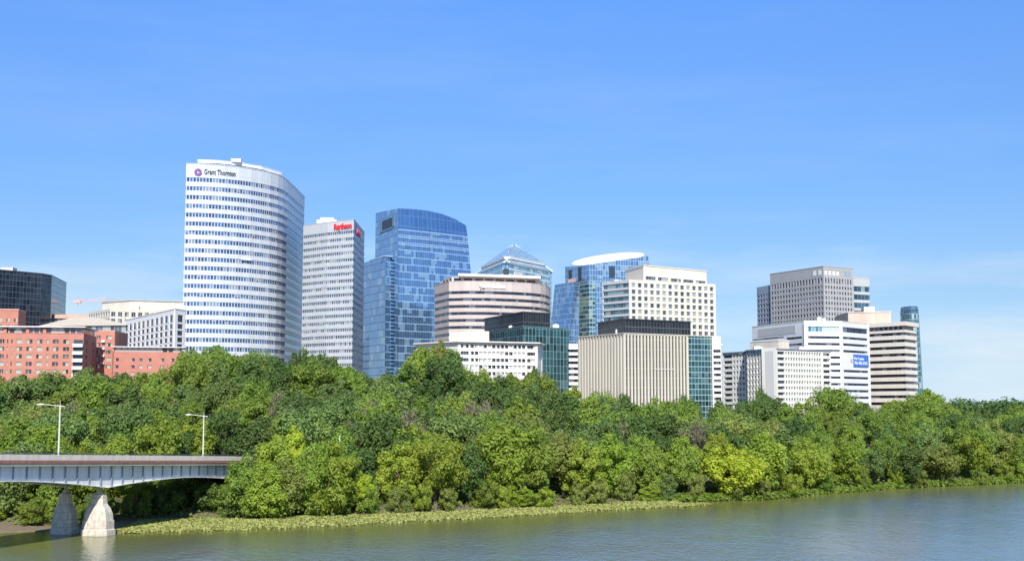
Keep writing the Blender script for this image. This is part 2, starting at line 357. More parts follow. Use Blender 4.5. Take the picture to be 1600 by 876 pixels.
ROOFM = plain('roof_grey', (.42, .41, .39)); OFFW = plain('off_white_panels', (.60, .59, .55)); PLANT = plain('plant_metal', (.55, .56, .56), .5)

# ================================================================ TOWERS
# 1 tallest tower, curved striped front
zt = zof(256, 291, 600)
fr = [onz(px, py, zt) for px, py in ((291, 256), (309, 256.4), (330, 257.4), (352, 259), (374, 261.3), (393, 264), (409, 267), (423, 270), (435, 273.5), (443, 277.2), (450, 282), (476, 308))]
poly = [V2(p) for p in fr] + [(-150, 712), (-168, 680)]
r = mkroot('tallest tower, white with curved front in blue window stripes and dark company lettering', poly)
m_t1w = plain('silver_panels', (.60, .63, .65), .35, .05, joint=(1.5, 4.2), metallic=.06); g_t1 = glass('blue_ribbon_glass', (.10, .17, .30), (.50, .54, .58), 1.5, 6, .34, 0, .55, .08, .4, .12, (.3, .34, .4), wob=.015)
z0 = r.location.z
bands(r, poly, z0, zt, rws(zof(277, 291, 600), 4.22, 2.0, 25), .28, m_t1w, g_t1, parapet=.3)
pp = inset(poly, 2.6); ph = [V2(onz(px, py, zt + 2.2)) for px, py in ((309, 250.5), (340, 251.6), (374, 255), (409, 261), (440, 270))]
pent = ph + [(ph[-1][0] - 6, ph[-1][1] + 26), (ph[0][0] + 3, ph[0][1] + 30)]
bands(r, pent, zt - .5, zt + 2.4, [(zt + .3, zt + 1.1)], .5, plain('white_steel', (.8, .8, .8), .5), g_t1, parapet=.2, body_name='roof_screen')
q = onz(361, 247, zt + 4.2); sub(r, 'plant_room', [(q.x, q.y), (q.x + 4.6, q.y + .6), (q.x + 4.6, q.y + 7), (q.x, q.y + 7)], zt + 2.5, zt + 4.0, MATS['white_steel'])
ink = plain('black_letters', (.05, .045, .07), .5); purple = plain('purple_sign', (.20, .07, .26), .5)
letters(r, 'Grant Thornton', [V2(p) for p in fr], 8.4, zt - 4.6, 3.4, ink, width=15.0, bold=.03)
def ring(root, path, u, z, ro, ri, mat, name='logo', out=.3, gap=0):
    A = Vector(path[0][:2]); t = (Vector(path[1][:2]) - A).normalized(); n_ = Vector((t.y, -t.x)); mb = MB(); K = 28
    P = lambda rad, a, d: (*(A + t * (u + rad * math.cos(a)) + n_ * (out + d)), z + rad * math.sin(a))
    for k in range(K):
        a0 = 2 * math.pi * k / K + .3; a1 = 2 * math.pi * (k + (1 if k % 7 else .55)) / K + .3
        w = ri + (.28 * math.sin(3.5 * a0)) * 0.9
        mb.face([P(w, a0, 0), P(ro, a0, 0), P(ro, a1, 0), P(w, a1, 0)]); mb.face([P(ro, a0, -.2), P(ro, a1, -.2), P(ro, a1, 0), P(ro, a0, 0)])
        mb.face([P(w, a0, 0), P(w, a1, 0), P(w, a1, -.2), P(w, a0, -.2)])
    return mb.build(name, mat, root)
ring(r, [V2(fr[0]), V2(fr[1])], 5.6, zt - 3.9, 1.75, .6, purple)
wg = MB(); A1, B1 = V2(fr[4]), V2(fr[5]); wg.wbox(A1, B1, 2, 7, zt - 4.22 * 10 - 2.6, zt - 4.22 * 10 - 2.0, .1, .9); wg.wbox(A1, B1, 2, 7, zt - 4.22 * 10 - 2.0, zt - 4.22 * 10 - 1.3, .8, .9); wg.build('cleaning_cradle', WHITE, r)

# 2 second striped tower with red lettering
zt = zof(343, 553, 612); M = onz(553, 343, zt); Lp = onz(474, 352.5, zt); Rp = onz(569.5, 363, zt)
mid = (Lp + M) / 2 + Vector((0, -1.6, 0)); poly = [V2(Lp), V2(mid), V2(M), V2(Rp), (Lp.x + Rp.x - M.x, Lp.y + Rp.y - M.y)]
r = mkroot('pale grey striped tower with red lettering beside the tallest tower', poly)
g_t2 = glass('grey_ribbon_glass', (.17, .21, .27), (.5, .52, .54), 1.4, 6, .3, 0, .5, .1, .35, .1, (.4, .42, .42), wob=.015); m_t2 = plain('pale_grey_panels', (.52, .535, .545), .35, .06, joint=(1.4, 3.4), metallic=.06)
bands(r, poly, r.location.z, zt, rws(zof(359.5, 553, 612), 3.37, 1.45, 26), .28, m_t2, g_t2, parapet=.2)
A = V2(mid); B = V2(M); LL = length(A, B); red = plain('red_letters', (.75, .03, .05), .45)
letters(r, 'Raytheon', [A, B], LL - 12.2, zt - 4.0, 4.0, red, width=11.0, bold=.09, ext=.2)
letters(r, 'Raytheon', [V2(M), V2(Rp)], 14, zt - 5.0, 3.4, red, width=11, bold=.09, ext=.2)
mb = MB(); mb.wbox(V2(M), V2(Rp), 4, 8, zt - 4.6, zt - 1.6, .1, .3); mb.build('logo', purple, r)
pr = quadfit(V2(onz(495, 341, zt + 3)), V2(onz(526, 341, zt + 3)), 12); sub(r, 'plant_room', pr, zt - .3, zt + 2.2, MATS['white_steel']); sub(r, 'plant_room', inset(pr, 1.6), zt + 2.21, zt + 3.6, MATS['white_steel'])

# 3 blue glass tower with arched crown
g_b = glass('blue_curtain_wall', (.19, .34, .56), (.30, .46, .62), 1.5, 4.1, .06, .34, .8, .07, .12, .12, (.25, .41, .58), wob=.018)
g_bs = glass('blue_side_glass', (.24, .38, .56), (.12, .20, .32), 3.0, 4.1, .06, .45, .7, .12, .12, .04, (.34, .48, .62), wob=.02)
g_bc = glass('blue_crown_glass', (.13, .27, .50), (.17, .32, .52), 3, 6, .08, .1, .75, .14, .1, 0, wob=.015)
YS = [705, 711, 717, 724, 731, 737]; PX = [622, 645, 668, 690, 711, 728]; PT = [325.5, 326.5, 329, 334, 342, 352]; PB = [622, 647, 671, 696, 720, 741]
topp = [V2(at(px, py, y)) for px, py, y in zip(PX, PT, YS)]; ztp = [zof(py, px, y) for px, py, y in zip(PX, PT, YS)]
botp = [V2(at(px, 480, y)) for px, y in zip(PB, YS)]
Lp = at(587, 333, 742); LZ = zof(333, 587, 742)
back = [(topp[-1][0] - 14, topp[-1][1] + 36), (V2(Lp)[0] + 2, Lp.y + 26)]
r = mkroot('tall blue glass tower with arched sloping crown', [V2(Lp)] + botp)
zc = ztp[0] - 11.8; zb = r.location.z
frac = 1.0
lerp = lambda a, b, k: tuple(a[i] + (b[i] - a[i]) * k for i in range(2))
kk = (zc - zof(480, 622, 705)) / (ztp[0] - zof(480, 622, 705)); midp = [lerp(b, t, kk) for b, t in zip(botp, topp)]
low = [lerp(b, t, 0) for b, t in zip(botp, topp)]
P0 = [V2(Lp)] + low + back; P1 = [V2(Lp)] + midp + back; P2 = [V2(Lp)] + topp + back
mb = MB(); n = len(P0)
def loft(mb, A, B, z0, zt_, m, sel, ucum=None):
    u = 0
    for i in range(len(A)):
        j = (i + 1) % len(A); w = length(A[i], A[j]); za = zt_[i] if isinstance(zt_, list) else zt_; zb_ = zt_[j] if isinstance(zt_, list) else zt_
        if i in sel: mb.face([(*A[i], z0), (*A[j], z0), (*B[j], zb_), (*B[i], za)], [(u, z0), (u + w, z0), (u + w, zb_), (u, za)], m)
        u += w
zq = zof(480, 622, 705)
mb.prism(P0, zb, zq, caps=False); loft(mb, P0, P1, zq, zc, 0, range(1, n)); loft(mb, P0, P1, zq, zc, 1, [0])
mb.mi[0] = 1
mb.build('glass_wall', [g_b, g_bs], r)
mb = MB(); zcr = [LZ] + ztp + [ztp[-1] - .5, LZ]; loft(mb, P1, P2, zc, zcr, 0, range(1, n)); loft(mb, P1, P2, zc, zcr, 1, [0])
cxy = centroid(P2); 
for i in range(n): j = (i + 1) % n; mb.face([(*P2[i], zcr[i]), (*P2[j], zcr[j]), (*cxy, sum(zcr) / n)], None, 2)
mb.build('crown', [g_bc, g_bs, ROOFM], r)
mb = MB()                                                       # pale floor edges on the crown and upper storeys
for k, zz_ in enumerate((zc, zc - 4.1, zc - 8.2)):
    q_ = [lerp(b, t, (zz_ - zq) / (ztp[0] - zq)) for b, t in zip(botp, topp)]
    for i in range(len(q_) - 1): mb.wbox(q_[i], q_[i + 1], 0, length(q_[i], q_[i + 1]), zz_ - .3, zz_ + .25, 0, .18)
mb.build('floor_edge', plain('pale_blue_trim', (.45, .6, .72), .3, metallic=.4), r)
A = V2(Lp); B = topp[0]; LL = length(A, B)
mb = MB(); mb.wbox(A, B, LL * .30, LL * .78, ztp[0] - 9.2, ztp[0] - 3.6, .02, .12); mb.build('louvre_opening', plain('dark_opening', (.03, .05, .07), .5), r)
mb = MB(); mb.wbox(A, B, LL * .22, LL * .30, ztp[0] - 10.2, ztp[0] - 3, .02, .35); mb.wbox(A, B, LL * .78, LL * .86, ztp[0] - 9.2, ztp[0] - 2.6, .02, .35); mb.wbox(A, B, LL * .302, LL * .778, ztp[0] - 10.0, ztp[0] - 9.2, .02, .35); mb.build('louvre_frame', plain('steel_blue', (.2, .3, .38), .4, metallic=.4), r)
mb = MB(); mb.box((at(593, 329, 745).x, 752, LZ - 1), 4, 2, 2.2); mb.build('plant_room', WHITE, r); mb = MB(); mb.box((at(633, 325, 720).x, 724, ztp[0] - 1), 3, 2, 2.0); mb.build('plant_room', WHITE, r)
# lower wing of the blue tower
za = zof(400, 603, 690); w = [V2(at(566, 404, 724)), V2(at(603, 400, 692)), V2(at(622.5, 401, 701)), V2(at(622.5, 401, 735)), V2(at(580, 401, 752))]
mb = MB(); mb.prism(w, zb, za); mb.mi[0] = 1
mb.mi[1] = 0; mb.build('lower_wing', [g_b, g_bs], r)
mb = MB(); mb.wbox(w[1], w[2], 4.4, 7.0, zb, za + .2, .01, .4); mb.build('corner_fin', glass('dark_blue_slot', (.05, .13, .26), (.3, .5, .68), 2.6, 2.05, .05, .35, .7, .1, .5, 0), r)
mb = MB(); mb.wbox(w[0], w[1], 12, length(w[0], w[1]), za + .01, za + .6, -4, .2); mb.wbox(w[1], w[2], 0, 5, za + .01, za + .6, -4, .2); mb.build('roof_edge', MATS['pale_blue_trim'], r)

# 4 pyramid-topped glass tower
Y0 = 900; ze = zof(411, 789, Y0); M = onz(789, 411, ze); Lp = at(740, 409, 990); Rp = at(866, 418.5, 965)
A, Mm, B = V2(Lp), V2(M), V2(Rp); C4 = (A[0] + B[0] - Mm[0], A[1] + B[1] - Mm[1]); P4 = [A, Mm, B, C4]
r = mkroot('glass tower with stepped glass pyramid roof', P4)
g_p = glass('pale_teal_glass', (.26, .42, .52), (.55, .66, .68), 2.4, 3.9, .12, 1.1, .7, .1, .35, .1, (.5, .6, .62))
ch = 7.0
def chamf(P, c):
    out = []
    for i in range(len(P)):
        p0, p1, p2 = Vector(P[i - 1]), Vector(P[i]), Vector(P[(i + 1) % len(P)]); out += [tuple(p1 + (p0 - p1).normalized() * c), tuple(p1 + (p2 - p1).normalized() * c)]
    return out
C8 = chamf(P4, ch); sub(r, 'glass_wall', C8, r.location.z, ze, g_p)
cx, cy = centroid(P4); za = zof(376.5, 796, 950)
g_pr = glass('pyramid_glass', (.30, .45, .50), (.55, .62, .62), 3.0, 3.0, .2, .2, .5, .2, .15, 0, wob=.01)
sc_ = lambda P, k: [(cx + (p[0] - cx) * k, cy + (p[1] - cy) * k) for p in P]
lv = [(1.0, ze), (.86, ze + .17 * (za - ze)), (.80, ze + .2 * (za - ze)), (.62, ze + .42 * (za - ze)), (.06, za)]
for i, (k0, k1, a, b) in enumerate(((1.02, .83, ze + .6, ze + .22 * (za - ze)), (.84, .70, ze + .3 * (za - ze), ze + .44 * (za - ze)), (.70, .07, ze + .44 * (za - ze), za))):
    mb = MB(); mb.prism(chamf(sc_(P4, k0), ch * k0), a, b, top=chamf(sc_(P4, k1), ch * k1)); mb.build('pyramid_tier', g_pr, r)
mb = MB(); mb.prism(inset(C8, -.5), ze + .004, ze + .6); mb.prism(chamf(sc_(P4, .86), ch * .9), ze + .22 * (za - ze) + .01, ze + .3 * (za - ze) - .01); mb.build('white_ledge', WHITE, r)
mb = MB()
for i in range(4):
    p = sc_(P4, .97)[i]; mb.tube((*p, ze + 1), (cx + (p[0] - cx) * .05, cy + (p[1] - cy) * .05, za + .4), .45, .35)
A2, B2 = C8[2], C8[3]
mb.tube((*A2, ze + .6), (*lerp(B2, (cx, cy), .12), ze + 6), .35, .35); mb.tube((*B2, ze + .6), (*lerp(A2, (cx, cy), .12), ze + 6), .35, .35); mb.build('truss', plain('pale_steel', (.6, .66, .66), .4), r)
mb = MB(); L3 = length(C8[3], C8[4]); mb.wbox(C8[3], C8[4], 6, 18, ze - 8.5, ze - 4.5, .02, .3); mb.build('sign_panel', WHITE, r)
mb = MB(); mb.wbox(C8[2], C8[3], 0.6, length(C8[2], C8[3]) - .6, ze - 16, ze - 3, .02, .15); mb.build('dark_recess', MATS['dark_opening'], r)

# 5 pinkish striped office block
Y0 = 620; zt = zof(440, 701.5, Y0); M = at(701.5, 440, Y0); Lp = at(679, 441.5, 640)
Rr = [at(px, 447, y) for px, y in ((725, 617.5), (760, 618), (800, 623), (830, 629), (845, 635), (853, 641), (858, 650), (860, 662))]
poly = [V2(Lp), V2(M)] + [V2(p) for p in Rr] + [(V2(Rr[-1])[0] - 2, 700), (V2(Lp)[0] + 3, 690)]
r = mkroot('pinkish office block with dark window stripes and rounded corner', poly)
m5 = plain('pinkish_precast', (.56, .48, .43), .75, .08, joint=(3, 3.3)); g5 = glass('dark_ribbon_glass', (.05, .055, .08), (.07, .07, .09), 1.5, 9, .1, 0, .5, .1, .4, .1, (.18, .18, .2))
bands(r, poly, r.location.z, zt, rws(zof(455, 701.5, Y0), 3.38, 1.45, 16), .45, m5, g5, parapet=.25)
a = at(690, 432, 640); b = at(835, 440, 648); pz = zt + 3.8
PH = [V2(at(691, 432, 652)), V2(at(706, 431, 634)), V2(at(838, 441, 648)), V2(at(838, 441, 672)), V2(at(697, 431, 676))]
mb = MB(); mb.prism(inset(PH, 1.0), zt + .2, pz); core = mb
for i in range(2):
    A, B = PH[i], PH[i + 1]; LL = length(A, B); nn_ = max(3, int(LL / 5.5)); cc = ncols(LL, nn_, .8)
    facade(core, r, A, B, zt + .27, pz, [(zt + .9, pz - .5)], cc, 1.0, g5)
core.build('penthouse', m5, r)
sub(r, 'penthouse_roof', [V2(at(716, 424, 628)), V2(at(845, 435, 642)), V2(at(843, 435, 676)), V2(at(720, 424, 670))], pz + .01, pz + 1.2, WHITE)
pathR = [V2(p) for p in Rr]
letters(r, 'The Art Institute', pathR[1:], -3.6, zt - 3.2, 2.5, MATS['white_steel'], width=13.4, bold=.11, ext=.2)
roofkit(r, PH, zt + 1, 2, PLANT, 3)

# 6 green glass block with black penthouse
Y0 = 535; zt = zof(510, 817, Y0); A = V2(at(764, 513, 572)); M = V2(at(817, 510, Y0)); B = V2(at(888.5, 512, 553)); P6 = box4(A, M, B)
r = mkroot('dark green glass block with black penthouse behind the small white block', P6)
g6 = glass('green_curtain_wall', (.04, .11, .12), (.24, .36, .35), 2.05, 3.1, .2, .12, .6, .08, .5, .04, (.1, .18, .18), wob=.03)
sub(r, 'glass_wall', P6, r.location.z, zt, g6); sub(r, 'roof_edge', inset(P6, -.15), zt + .003, zt + .35, plain('green_trim', (.12, .2, .2), .5))
pz = zof(487.5, 817, 545); P = inset(P6, 0); P7 = [V2(at(757, 496, 590)), V2(at(817, 487.5, 546)), V2(at(859, 489, 556)), V2(at(800, 489, 602))]
g6b = glass('black_louvres', (.03, .035, .04), (.10, .11, .12), 1.4, 4, .12, .2, .4, .2, .3, 0)
sub(r, 'penthouse', P7, zt + .36, pz, g6b); sub(r, 'penthouse_roof', inset(P7, -.3), pz + .003, pz + .4, DARKM); roofkit(r, P6, zt + .36, 4, WHITE, 9)

# 7 low white block in front of it
Y0 = 500; zt = zof(534, 716, Y0); A0 = V2(at(650, 536, 520)); A = V2(at(716, 533, Y0)); B = V2(at(840, 538.5, 513)); P = [A0, A, B, (B[0] + 2, B[1] + 16), (A[0] + 2, A[1] + 17), (A0[0], A0[1] + 17)]
r = mkroot('small white block with flat roof overhang in front of the green glass block', P, 'apartment building', 'apartment_building')
g7 = glass('grey_window_glass', (.07, .085, .11), (.5, .5, .5), 1.1, 5, .07, 0, .4, .12, .5, .35, (.62, .62, .6))
Pc = inset(P, .5); mb = MB(); mb.prism(Pc, r.location.z, zt - .1)
LL = length(A, B); rr = rws(zt - .9, 2.66, 1.3, 7); bud = [88]; rest = MB()
cc = [(1.0, LL * .13)] + [(LL * .15 + i * LL * .054, LL * .15 + i * LL * .054 + 1.5) for i in range(13)] + [(LL * .865, LL * .97)]
facade(mb, r, A, B, r.location.z, zt, rr, cc, .5, g7, budget=bud, rest=rest)
L0 = length(A0, A); facade(mb, r, A0, A, r.location.z, zt, rr[:1] + rr[1:], [(L0 * .05, L0 * .3), (L0 * .38, L0 * .62)], .5, g7, budget=[6], rest=rest)
for i in range(2, 6): mb.wbox(P[i], P[(i + 1) % 6], 0, length(P[i], P[(i + 1) % 6]), r.location.z, zt, -.5, 0)
m7 = plain('white_render', (.70, .67, .60), .8, .07); mb.build('body', m7, r)
o = rest.build('windows', g7, r); o['kind'] = 'stuff'
sub(r, 'roof_overhang', inset(P, -1.2), zt + .003, zt + .45, m7)
w1 = V2(at(702, 517, 520)); w2 = V2(at(742, 513, 512)); w3 = V2(at(764, 516, 514)); sub(r, 'penthouse', [w1, w2, w3, (w3[0], w3[1] + 8), (w1[0] + 2, w1[1] + 8)], zt + .46, zt + 5.0, plain('beige_render', (.62, .56, .47), .8)); roofkit(r, P, zt + .46, 2, WHITE, 21)

# 8 white striped block seen on both sides of the ribbed block
Y0 = 565; zt = zof(538.5, 905, Y0); P = [V2(at(886, 539, Y0)), V2(at(1128.5, 537, Y0 + 3))]; P = quadfit(P[0], P[1], 22)
r = mkroot('white striped block showing on both sides of the ribbed block', P)
g8 = glass('black_ribbon_glass', (.04, .045, .06), (.08, .08, .09), 1.5, 9, .1, 0, .5, .1, .4, .1, (.2, .2, .22))
mb = MB(); z0 = r.location.z; mb.prism(inset(P, .6), z0, zt - .1); LL = length(P[0], P[1])
cc = [(.02, 5.2), (6.2, 30), (LL - 3.6, LL - .9)]
facade(mb, r, P[0], P[1], z0, zt, rws(zof(545.5, 888, Y0), 2.62, 1.25, 9), [(.02, 5.4), (LL - 4.0, LL - .8)], .6, g8, wname='window_band')
for i in range(1, 4): mb.wbox(P[i], P[(i + 1) % 4], 0, length(P[i], P[(i + 1) % 4]), z0, zt, -.6, 0)
mb.build('body', WHITE, r); sub(r, 'roof_edge', inset(P, -.1), zt + .003, zt + .5, WHITE)
q = at(1112, 525, Y0 + 8); sub(r, 'plant_room', [(q.x, q.y), (q.x + 4, q.y), (q.x + 4, q.y + 6), (q.x, q.y + 6)], zt + .5, zof(525, 1112, Y0 + 8), PLANT)

# 9 ribbed stone block
Y0 = 440; zt = zof(521, 974.6, Y0); A = V2(onz(903, 527, zt)); M = V2(at(974.6, 521, Y0)); B = V2(onz(1074.5, 524.4, zt)); D = V2(onz(1112, 525.5, zt)); P = [A, M, B, D, (A[0] + D[0] - M[0], A[1] + D[1] - M[1])]
r = mkroot('ribbed cream stone block with black penthouse and green glass end', P)
m9 = plain('cream_stone_ribs', (.58, .535, .44), .8, .1); g9 = glass('slot_glass', (.03, .033, .038), (.12, .11, .10), 3, 3.3, 0, .4, .1, .3, .5, 0)
mb = MB(); z0 = r.location.z; mb.prism(inset(P, .8), z0, zt - .1)
for (a, b, nn_) in ((A, M, 15), (M, B, 19)):
    LL = length(a, b); facade(mb, r, a, b, z0, zt, [(z0 + 3, zt - .35)], ncols(LL, nn_, .52, .5, .25), .8, g9)
for a, b in ((B, D), (D, P[4]), (P[4], A)): mb.wbox(a, b, 0, length(a, b), z0, zt, -.8, -.15)
mb.build('body', m9, r)
mb = MB(); mb.wbox(B, D, .3, length(B, D), z0, zt - .05, -.1, .05); mb.build('glass_wall', glass('green_end_glass', (.05, .12, .14), (.25, .38, .37), 1.4, 2.0, .16, .3, .6, .08, .5, .04, (.1, .18, .18), wob=.03), r)
sub(r, 'roof_edge', inset(P, -.15), zt + .003, zt + .3, m9)
pz = zof(498.7, 976, 450); Q = [V2(at(934, 500.5, 472)), V2(at(976, 498.7, 450)), V2(at(1079, 501.5, 466)), V2(at(1040, 500, 488))]
sub(r, 'penthouse', Q, zt + .31, pz, g6b); sub(r, 'penthouse_roof', inset(Q, -.3), pz + .003, pz + .35, DARKM)
mb = MB(); mb.tube((*V2(at(963, 520, 444)), zt + .3), (*V2(at(963, 520, 444)), zt + 1.7), .35, .3); mb.build('roof_unit', WHITE, r)
mb = MB(); LM = length(M, B); mb.wbox(M, B, LM * .46, LM * .78, zof(576.2, 1025, Y0), zof(575.3, 1025, Y0), .02, .1); mb.build('sign_strip', OFFW, r)

# 10 cream gridded block
Y0 = 700; zt = zof(436.5, 983, Y0); A = V2(at(941, 439, 716)); M = V2(at(983, 436.5, Y0)); B = V2(onz(1118, 443.8, zt)); C = (B[0] - 1, B[1] + 34); E = (A[0] + 6, A[1] + 40); P = [A, M, B, C, E]
r = mkroot('cream office block with square window grid behind the ribbed block', P)
z0 = r.location.z; g10 = glass('square_window_glass', (.13, .17, .22), (.55, .52, .45), 2.0, 9, .12, 0, .5, .1, .5, .2, (.4, .42, .4))
m10 = plain('cream_panels', (.68, .63, .52), .8, .05, joint=(3.3, 3.64)); mb = MB(); mb.prism(inset(P, .7), z0, zt - .1); rest = MB(); bud = [92]
LL = length(M, B); rr = rws(zof(441.5, 990, Y0), 3.64, 2.3, 13)
facade(mb, r, M, B, z0, zt, rr, ncols(LL, 14, .62, .8, .8), .7, g10, budget=bud, rest=rest)
for i in range(2, 5): mb.wbox(P[i], P[(i + 1) % 5], 0, length(P[i], P[(i + 1) % 5]), z0, zt, -.7, 0)
m10b = plain('grey_cream_bands', (.50, .50, .48), .7, .06)
mb.build('body', m10, r); o = rest.build('windows', g10, r); o['kind'] = 'stuff'
mb = MB(); facade(mb, r, A, M, z0, zt, rr, [(.3, length(A, M) - .1)], .7, glass('teal_ribbon_glass', (.12, .2, .22), (.35, .42, .42), 2.0, 9, .1, 0, .5, .1, .5, .2, (.3, .38, .36)), wname='window_band'); mb.build('side_bands', m10b, r)
pz = zof(415, 1006, 712); Q = [V2(at(977, 417.5, 740)), V2(at(1006, 415, 712)), V2(onz(1104, 424, pz))]; Q = box4(*Q)
mb = MB(); mb.prism(inset(Q, .8), zt, pz - .1); LQ = length(Q[1], Q[2])
facade(mb, r, Q[1], Q[2], zt - .3, pz, [(zt + 1.2, zt + 3.2)], ncols(LQ, 5, .84), .8, g10)
for i in (0, 2, 3): mb.wbox(Q[i], Q[(i + 1) % 4], 0, length(Q[i], Q[(i + 1) % 4]), zt - .3, pz, -.8, 0)
mb.build('penthouse', plain('tan_panels', (.66, .60, .50), .8, .06), r); sub(r, 'penthouse_roof', inset(Q, -.3), pz + .003, pz + .5, m10); roofkit(r, P, zt, 3, PLANT, 41)

# 11 faceted blue tower with white oval roof
r0 = at(940, 420, 860)
P = [V2(at(883, 417, 880)), V2(at(920, 412, 852)), V2(at(1014, 402, 868)), V2(at(1014, 402, 905)), V2(at(890, 402, 920))]
r = mkroot('blue glass tower with white oval roof', P)
g11 = glass('blue_panel_glass', (.18, .32, .50), (.34, .46, .56), 1.9, 3.7, .2, .3, .7, .1, .2, .08, (.27, .40, .54), wob=.02); g11d = glass('green_blue_glass', (.10, .2, .26), (.30, .42, .42), 2.0, 2.9, .2, .7, .6, .12, .7, .2, (.34, .42, .34))
z0 = r.location.z; zm = zof(442, 920, 852); zL = zof(417, 883, 880); zM = zof(413, 920, 852); zR = zof(399.5, 1014, 868)
mb = MB(); mb.prism(P, zm + .01, zM, zt=[zL, zM, zR, zR, zL], caps=False); mb.build('upper_glass_wall', g11, r)
mb = MB(); P2_ = [V2(at(890, 480, 884)), V2(at(920, 480, 850)), V2(at(1014, 480, 868)), V2(at(1014, 402, 905)), V2(at(890, 402, 920))]; mb.prism(P, z0, zm, top=P, caps=True); mb.build('glass_wall', g11d, r)
mb = MB(); mb.wbox(P[1], P[2], 4.4, 9.2, z0, zm + .5, .02, .5); mb.build('corner_fin', g11, r)
# leaning left wing
T_ = [V2(at(867, 444, 868)), V2(at(898, 442, 846)), V2(at(906, 442, 853)), V2(at(880, 442, 900))]; B_ = [V2(at(858, 520, 872)), V2(at(890, 520, 842)), V2(at(905, 520, 850)), V2(at(880, 442, 905))]
mb = MB(); mb.prism(B_, zof(530, 870, 870), zof(443, 880, 860), top=T_); mb.prism(B_, z0, zof(530, 870, 870)); mb.build('leaning_wing', g11, r)
mb = MB(); s1 = V2(at(887, 436, 866)); s2 = V2(at(900, 436, 858)); mb.prism([s1, s2, (s2[0], s2[1] + 5), (s1[0], s1[1] + 5)], zof(443, 890, 860) + .01, zof(435, 890, 860)); mb.build('terrace_wall', plain('salmon_wall', (.6, .38, .28), .8), r)
# oval roof: low dome over an ellipse, tilted up to the right
cxy = Vector(((at(894, 411, 880).x + at(1007, 397, 880).x) / 2, 882)); ax = (at(1007, 397, 880).x - at(894, 411, 880).x) / 2; mb = MB(); K = 40; J = 7
zl = zof(412, 894, 880); zr_ = zof(397.5, 1007, 880)
def dome(k, j):
    a = 2 * math.pi * k / K; rad = math.cos(j / J * math.pi / 2); x = ax * rad * math.cos(a); y = 15 * rad * math.sin(a)
    zb_ = zl + (zr_ - zl) * (x / ax * .5 + .5); return (cxy.x + x, cxy.y + y, zb_ + .4 + 4.6 * math.sin(a) * rad + 1.6 * math.sin(j / J * math.pi / 2))
for j in range(J):
    for k in range(K): mb.face([dome(k, j), dome(k + 1, j), dome(k + 1, j + 1), dome(k, j + 1)])
mb.face([dome(k, 0) for k in reversed(range(K))]); mb.build('oval_roof', plain('white_membrane', (.84, .84, .84), .5, .02), r, smooth=True)
mb = MB(); mb.wbox(P[1], P[2], 15, 19, zof(434, 960, 858), zof(416, 960, 858), .02, .3); mb.build('louvre_opening', MATS['dark_opening'], r)
mb = MB(); mb.wbox(P[0], P[1], 5, 9, zof(438, 900, 866), zof(420, 900, 866), .02, .3); mb.wbox(P[0], P[1], 18, 22, zof(438, 900, 866), zof(418, 900, 866), .02, .3); mb.build('louvre_opening', MATS['dark_opening'], r)

# 12 white block with angled wings
Y0 = 480; zt = zof(545.3, 1212, Y0); a1 = V2(at(1130, 551.5, 518)); a2 = V2(at(1164, 548.5, 506)); a3 = V2(at(1167, 546, 494)); a4 = V2(at(1192, 545, 484)); a5 = V2(at(1212, 545.3, Y0)); a6 = V2(at(1297.5, 548.8, 499))
P = [a1, a2, a3, a4, a5, a6, (a6[0] + 3, a6[1] + 14), (a5[0] + 6, a5[1] + 22), (a1[0] + 4, a1[1] + 20)]
r = mkroot('white block of angled wings with blank stair tower in front of the grey tower', P, 'apartment building', 'apartment_building')
z0 = r.location.z; m12 = plain('warm_white_render', (.66, .65, .58), .8, .08); g12 = glass('dark_window_glass', (.05, .055, .07), (.3, .3, .28), 1.3, 9, .06, 0, .4, .12, .5, .2, (.34, .33, .3)); rest = MB()  # dark glass tone on every wing, blinds in some panes
mb = MB(); mb.prism(inset(P, .7), z0, zt - .1); rr = rws(zt - .75, 2.18, 1.1, 11)
LL = length(a5, a6); cc = [(.4, LL * .15)] + [(LL * .17 + i * LL * .0475, LL * .17 + i * LL * .0475 + .85) for i in range(14)] + [(LL * .86, LL - .2)]
facade(mb, r, a5, a6, z0, zt, rr, cc, .7, g12, budget=[64], rest=rest)
LL = length(a3, a4); facade(mb, r, a3, a4, z0, zt - .3, rws(zt - .9, 2.18, 1.5, 11), ncols(LL, 5, .6, .3, .2), .7, g12, budget=[20], rest=rest, proud_v=.15)
LL = length(a1, a2); facade(mb, r, a1, a2, z0, zt - .3, rws(zt - .9, 2.18, 1.1, 11), [(.3, LL * .4)] + ncols(LL, 4, .55, LL * .42, .2), .7, g12, budget=[12], rest=rest)
mb.wbox(a4, a5, -.25, length(a4, a5) + .25, z0, zt + .6, -.7, .6)
for i in range(5, 9): mb.wbox(P[i], P[(i + 1) % 9], 0, length(P[i], P[(i + 1) % 9]), z0, zt, -.7, 0)
mb.build('body', m12, r); o = rest.build('windows', g12, r); o['kind'] = 'stuff'
mb = MB(); mb.wbox(a4, a5, 1.5, length(a4, a5) - .6, z0, zt - .6, .6, .75); mb.build('stair_panel', plain('grey_render', (.48, .48, .47), .8, .05), r)
sub(r, 'roof_edge', inset(P, -.35), zt + .003, zt + .35, plain('slate_trim', (.25, .28, .32), .6))
mb = MB(); mb.wbox(a1, a2, 0, length(a1, a2), zt - .8, zt - .05, .02, .3); mb.wbox(a3, a4, 0, length(a3, a4) - .4, zt - 1.6, zt - .05, .16, .3); mb.build('top_storey_glass', glass('blue_storey_glass', (.10, .17, .25), (.3, .36, .42), 1.5, 4, .12, .1, .6, .1, .4, .1, (.3, .36, .4)), r)
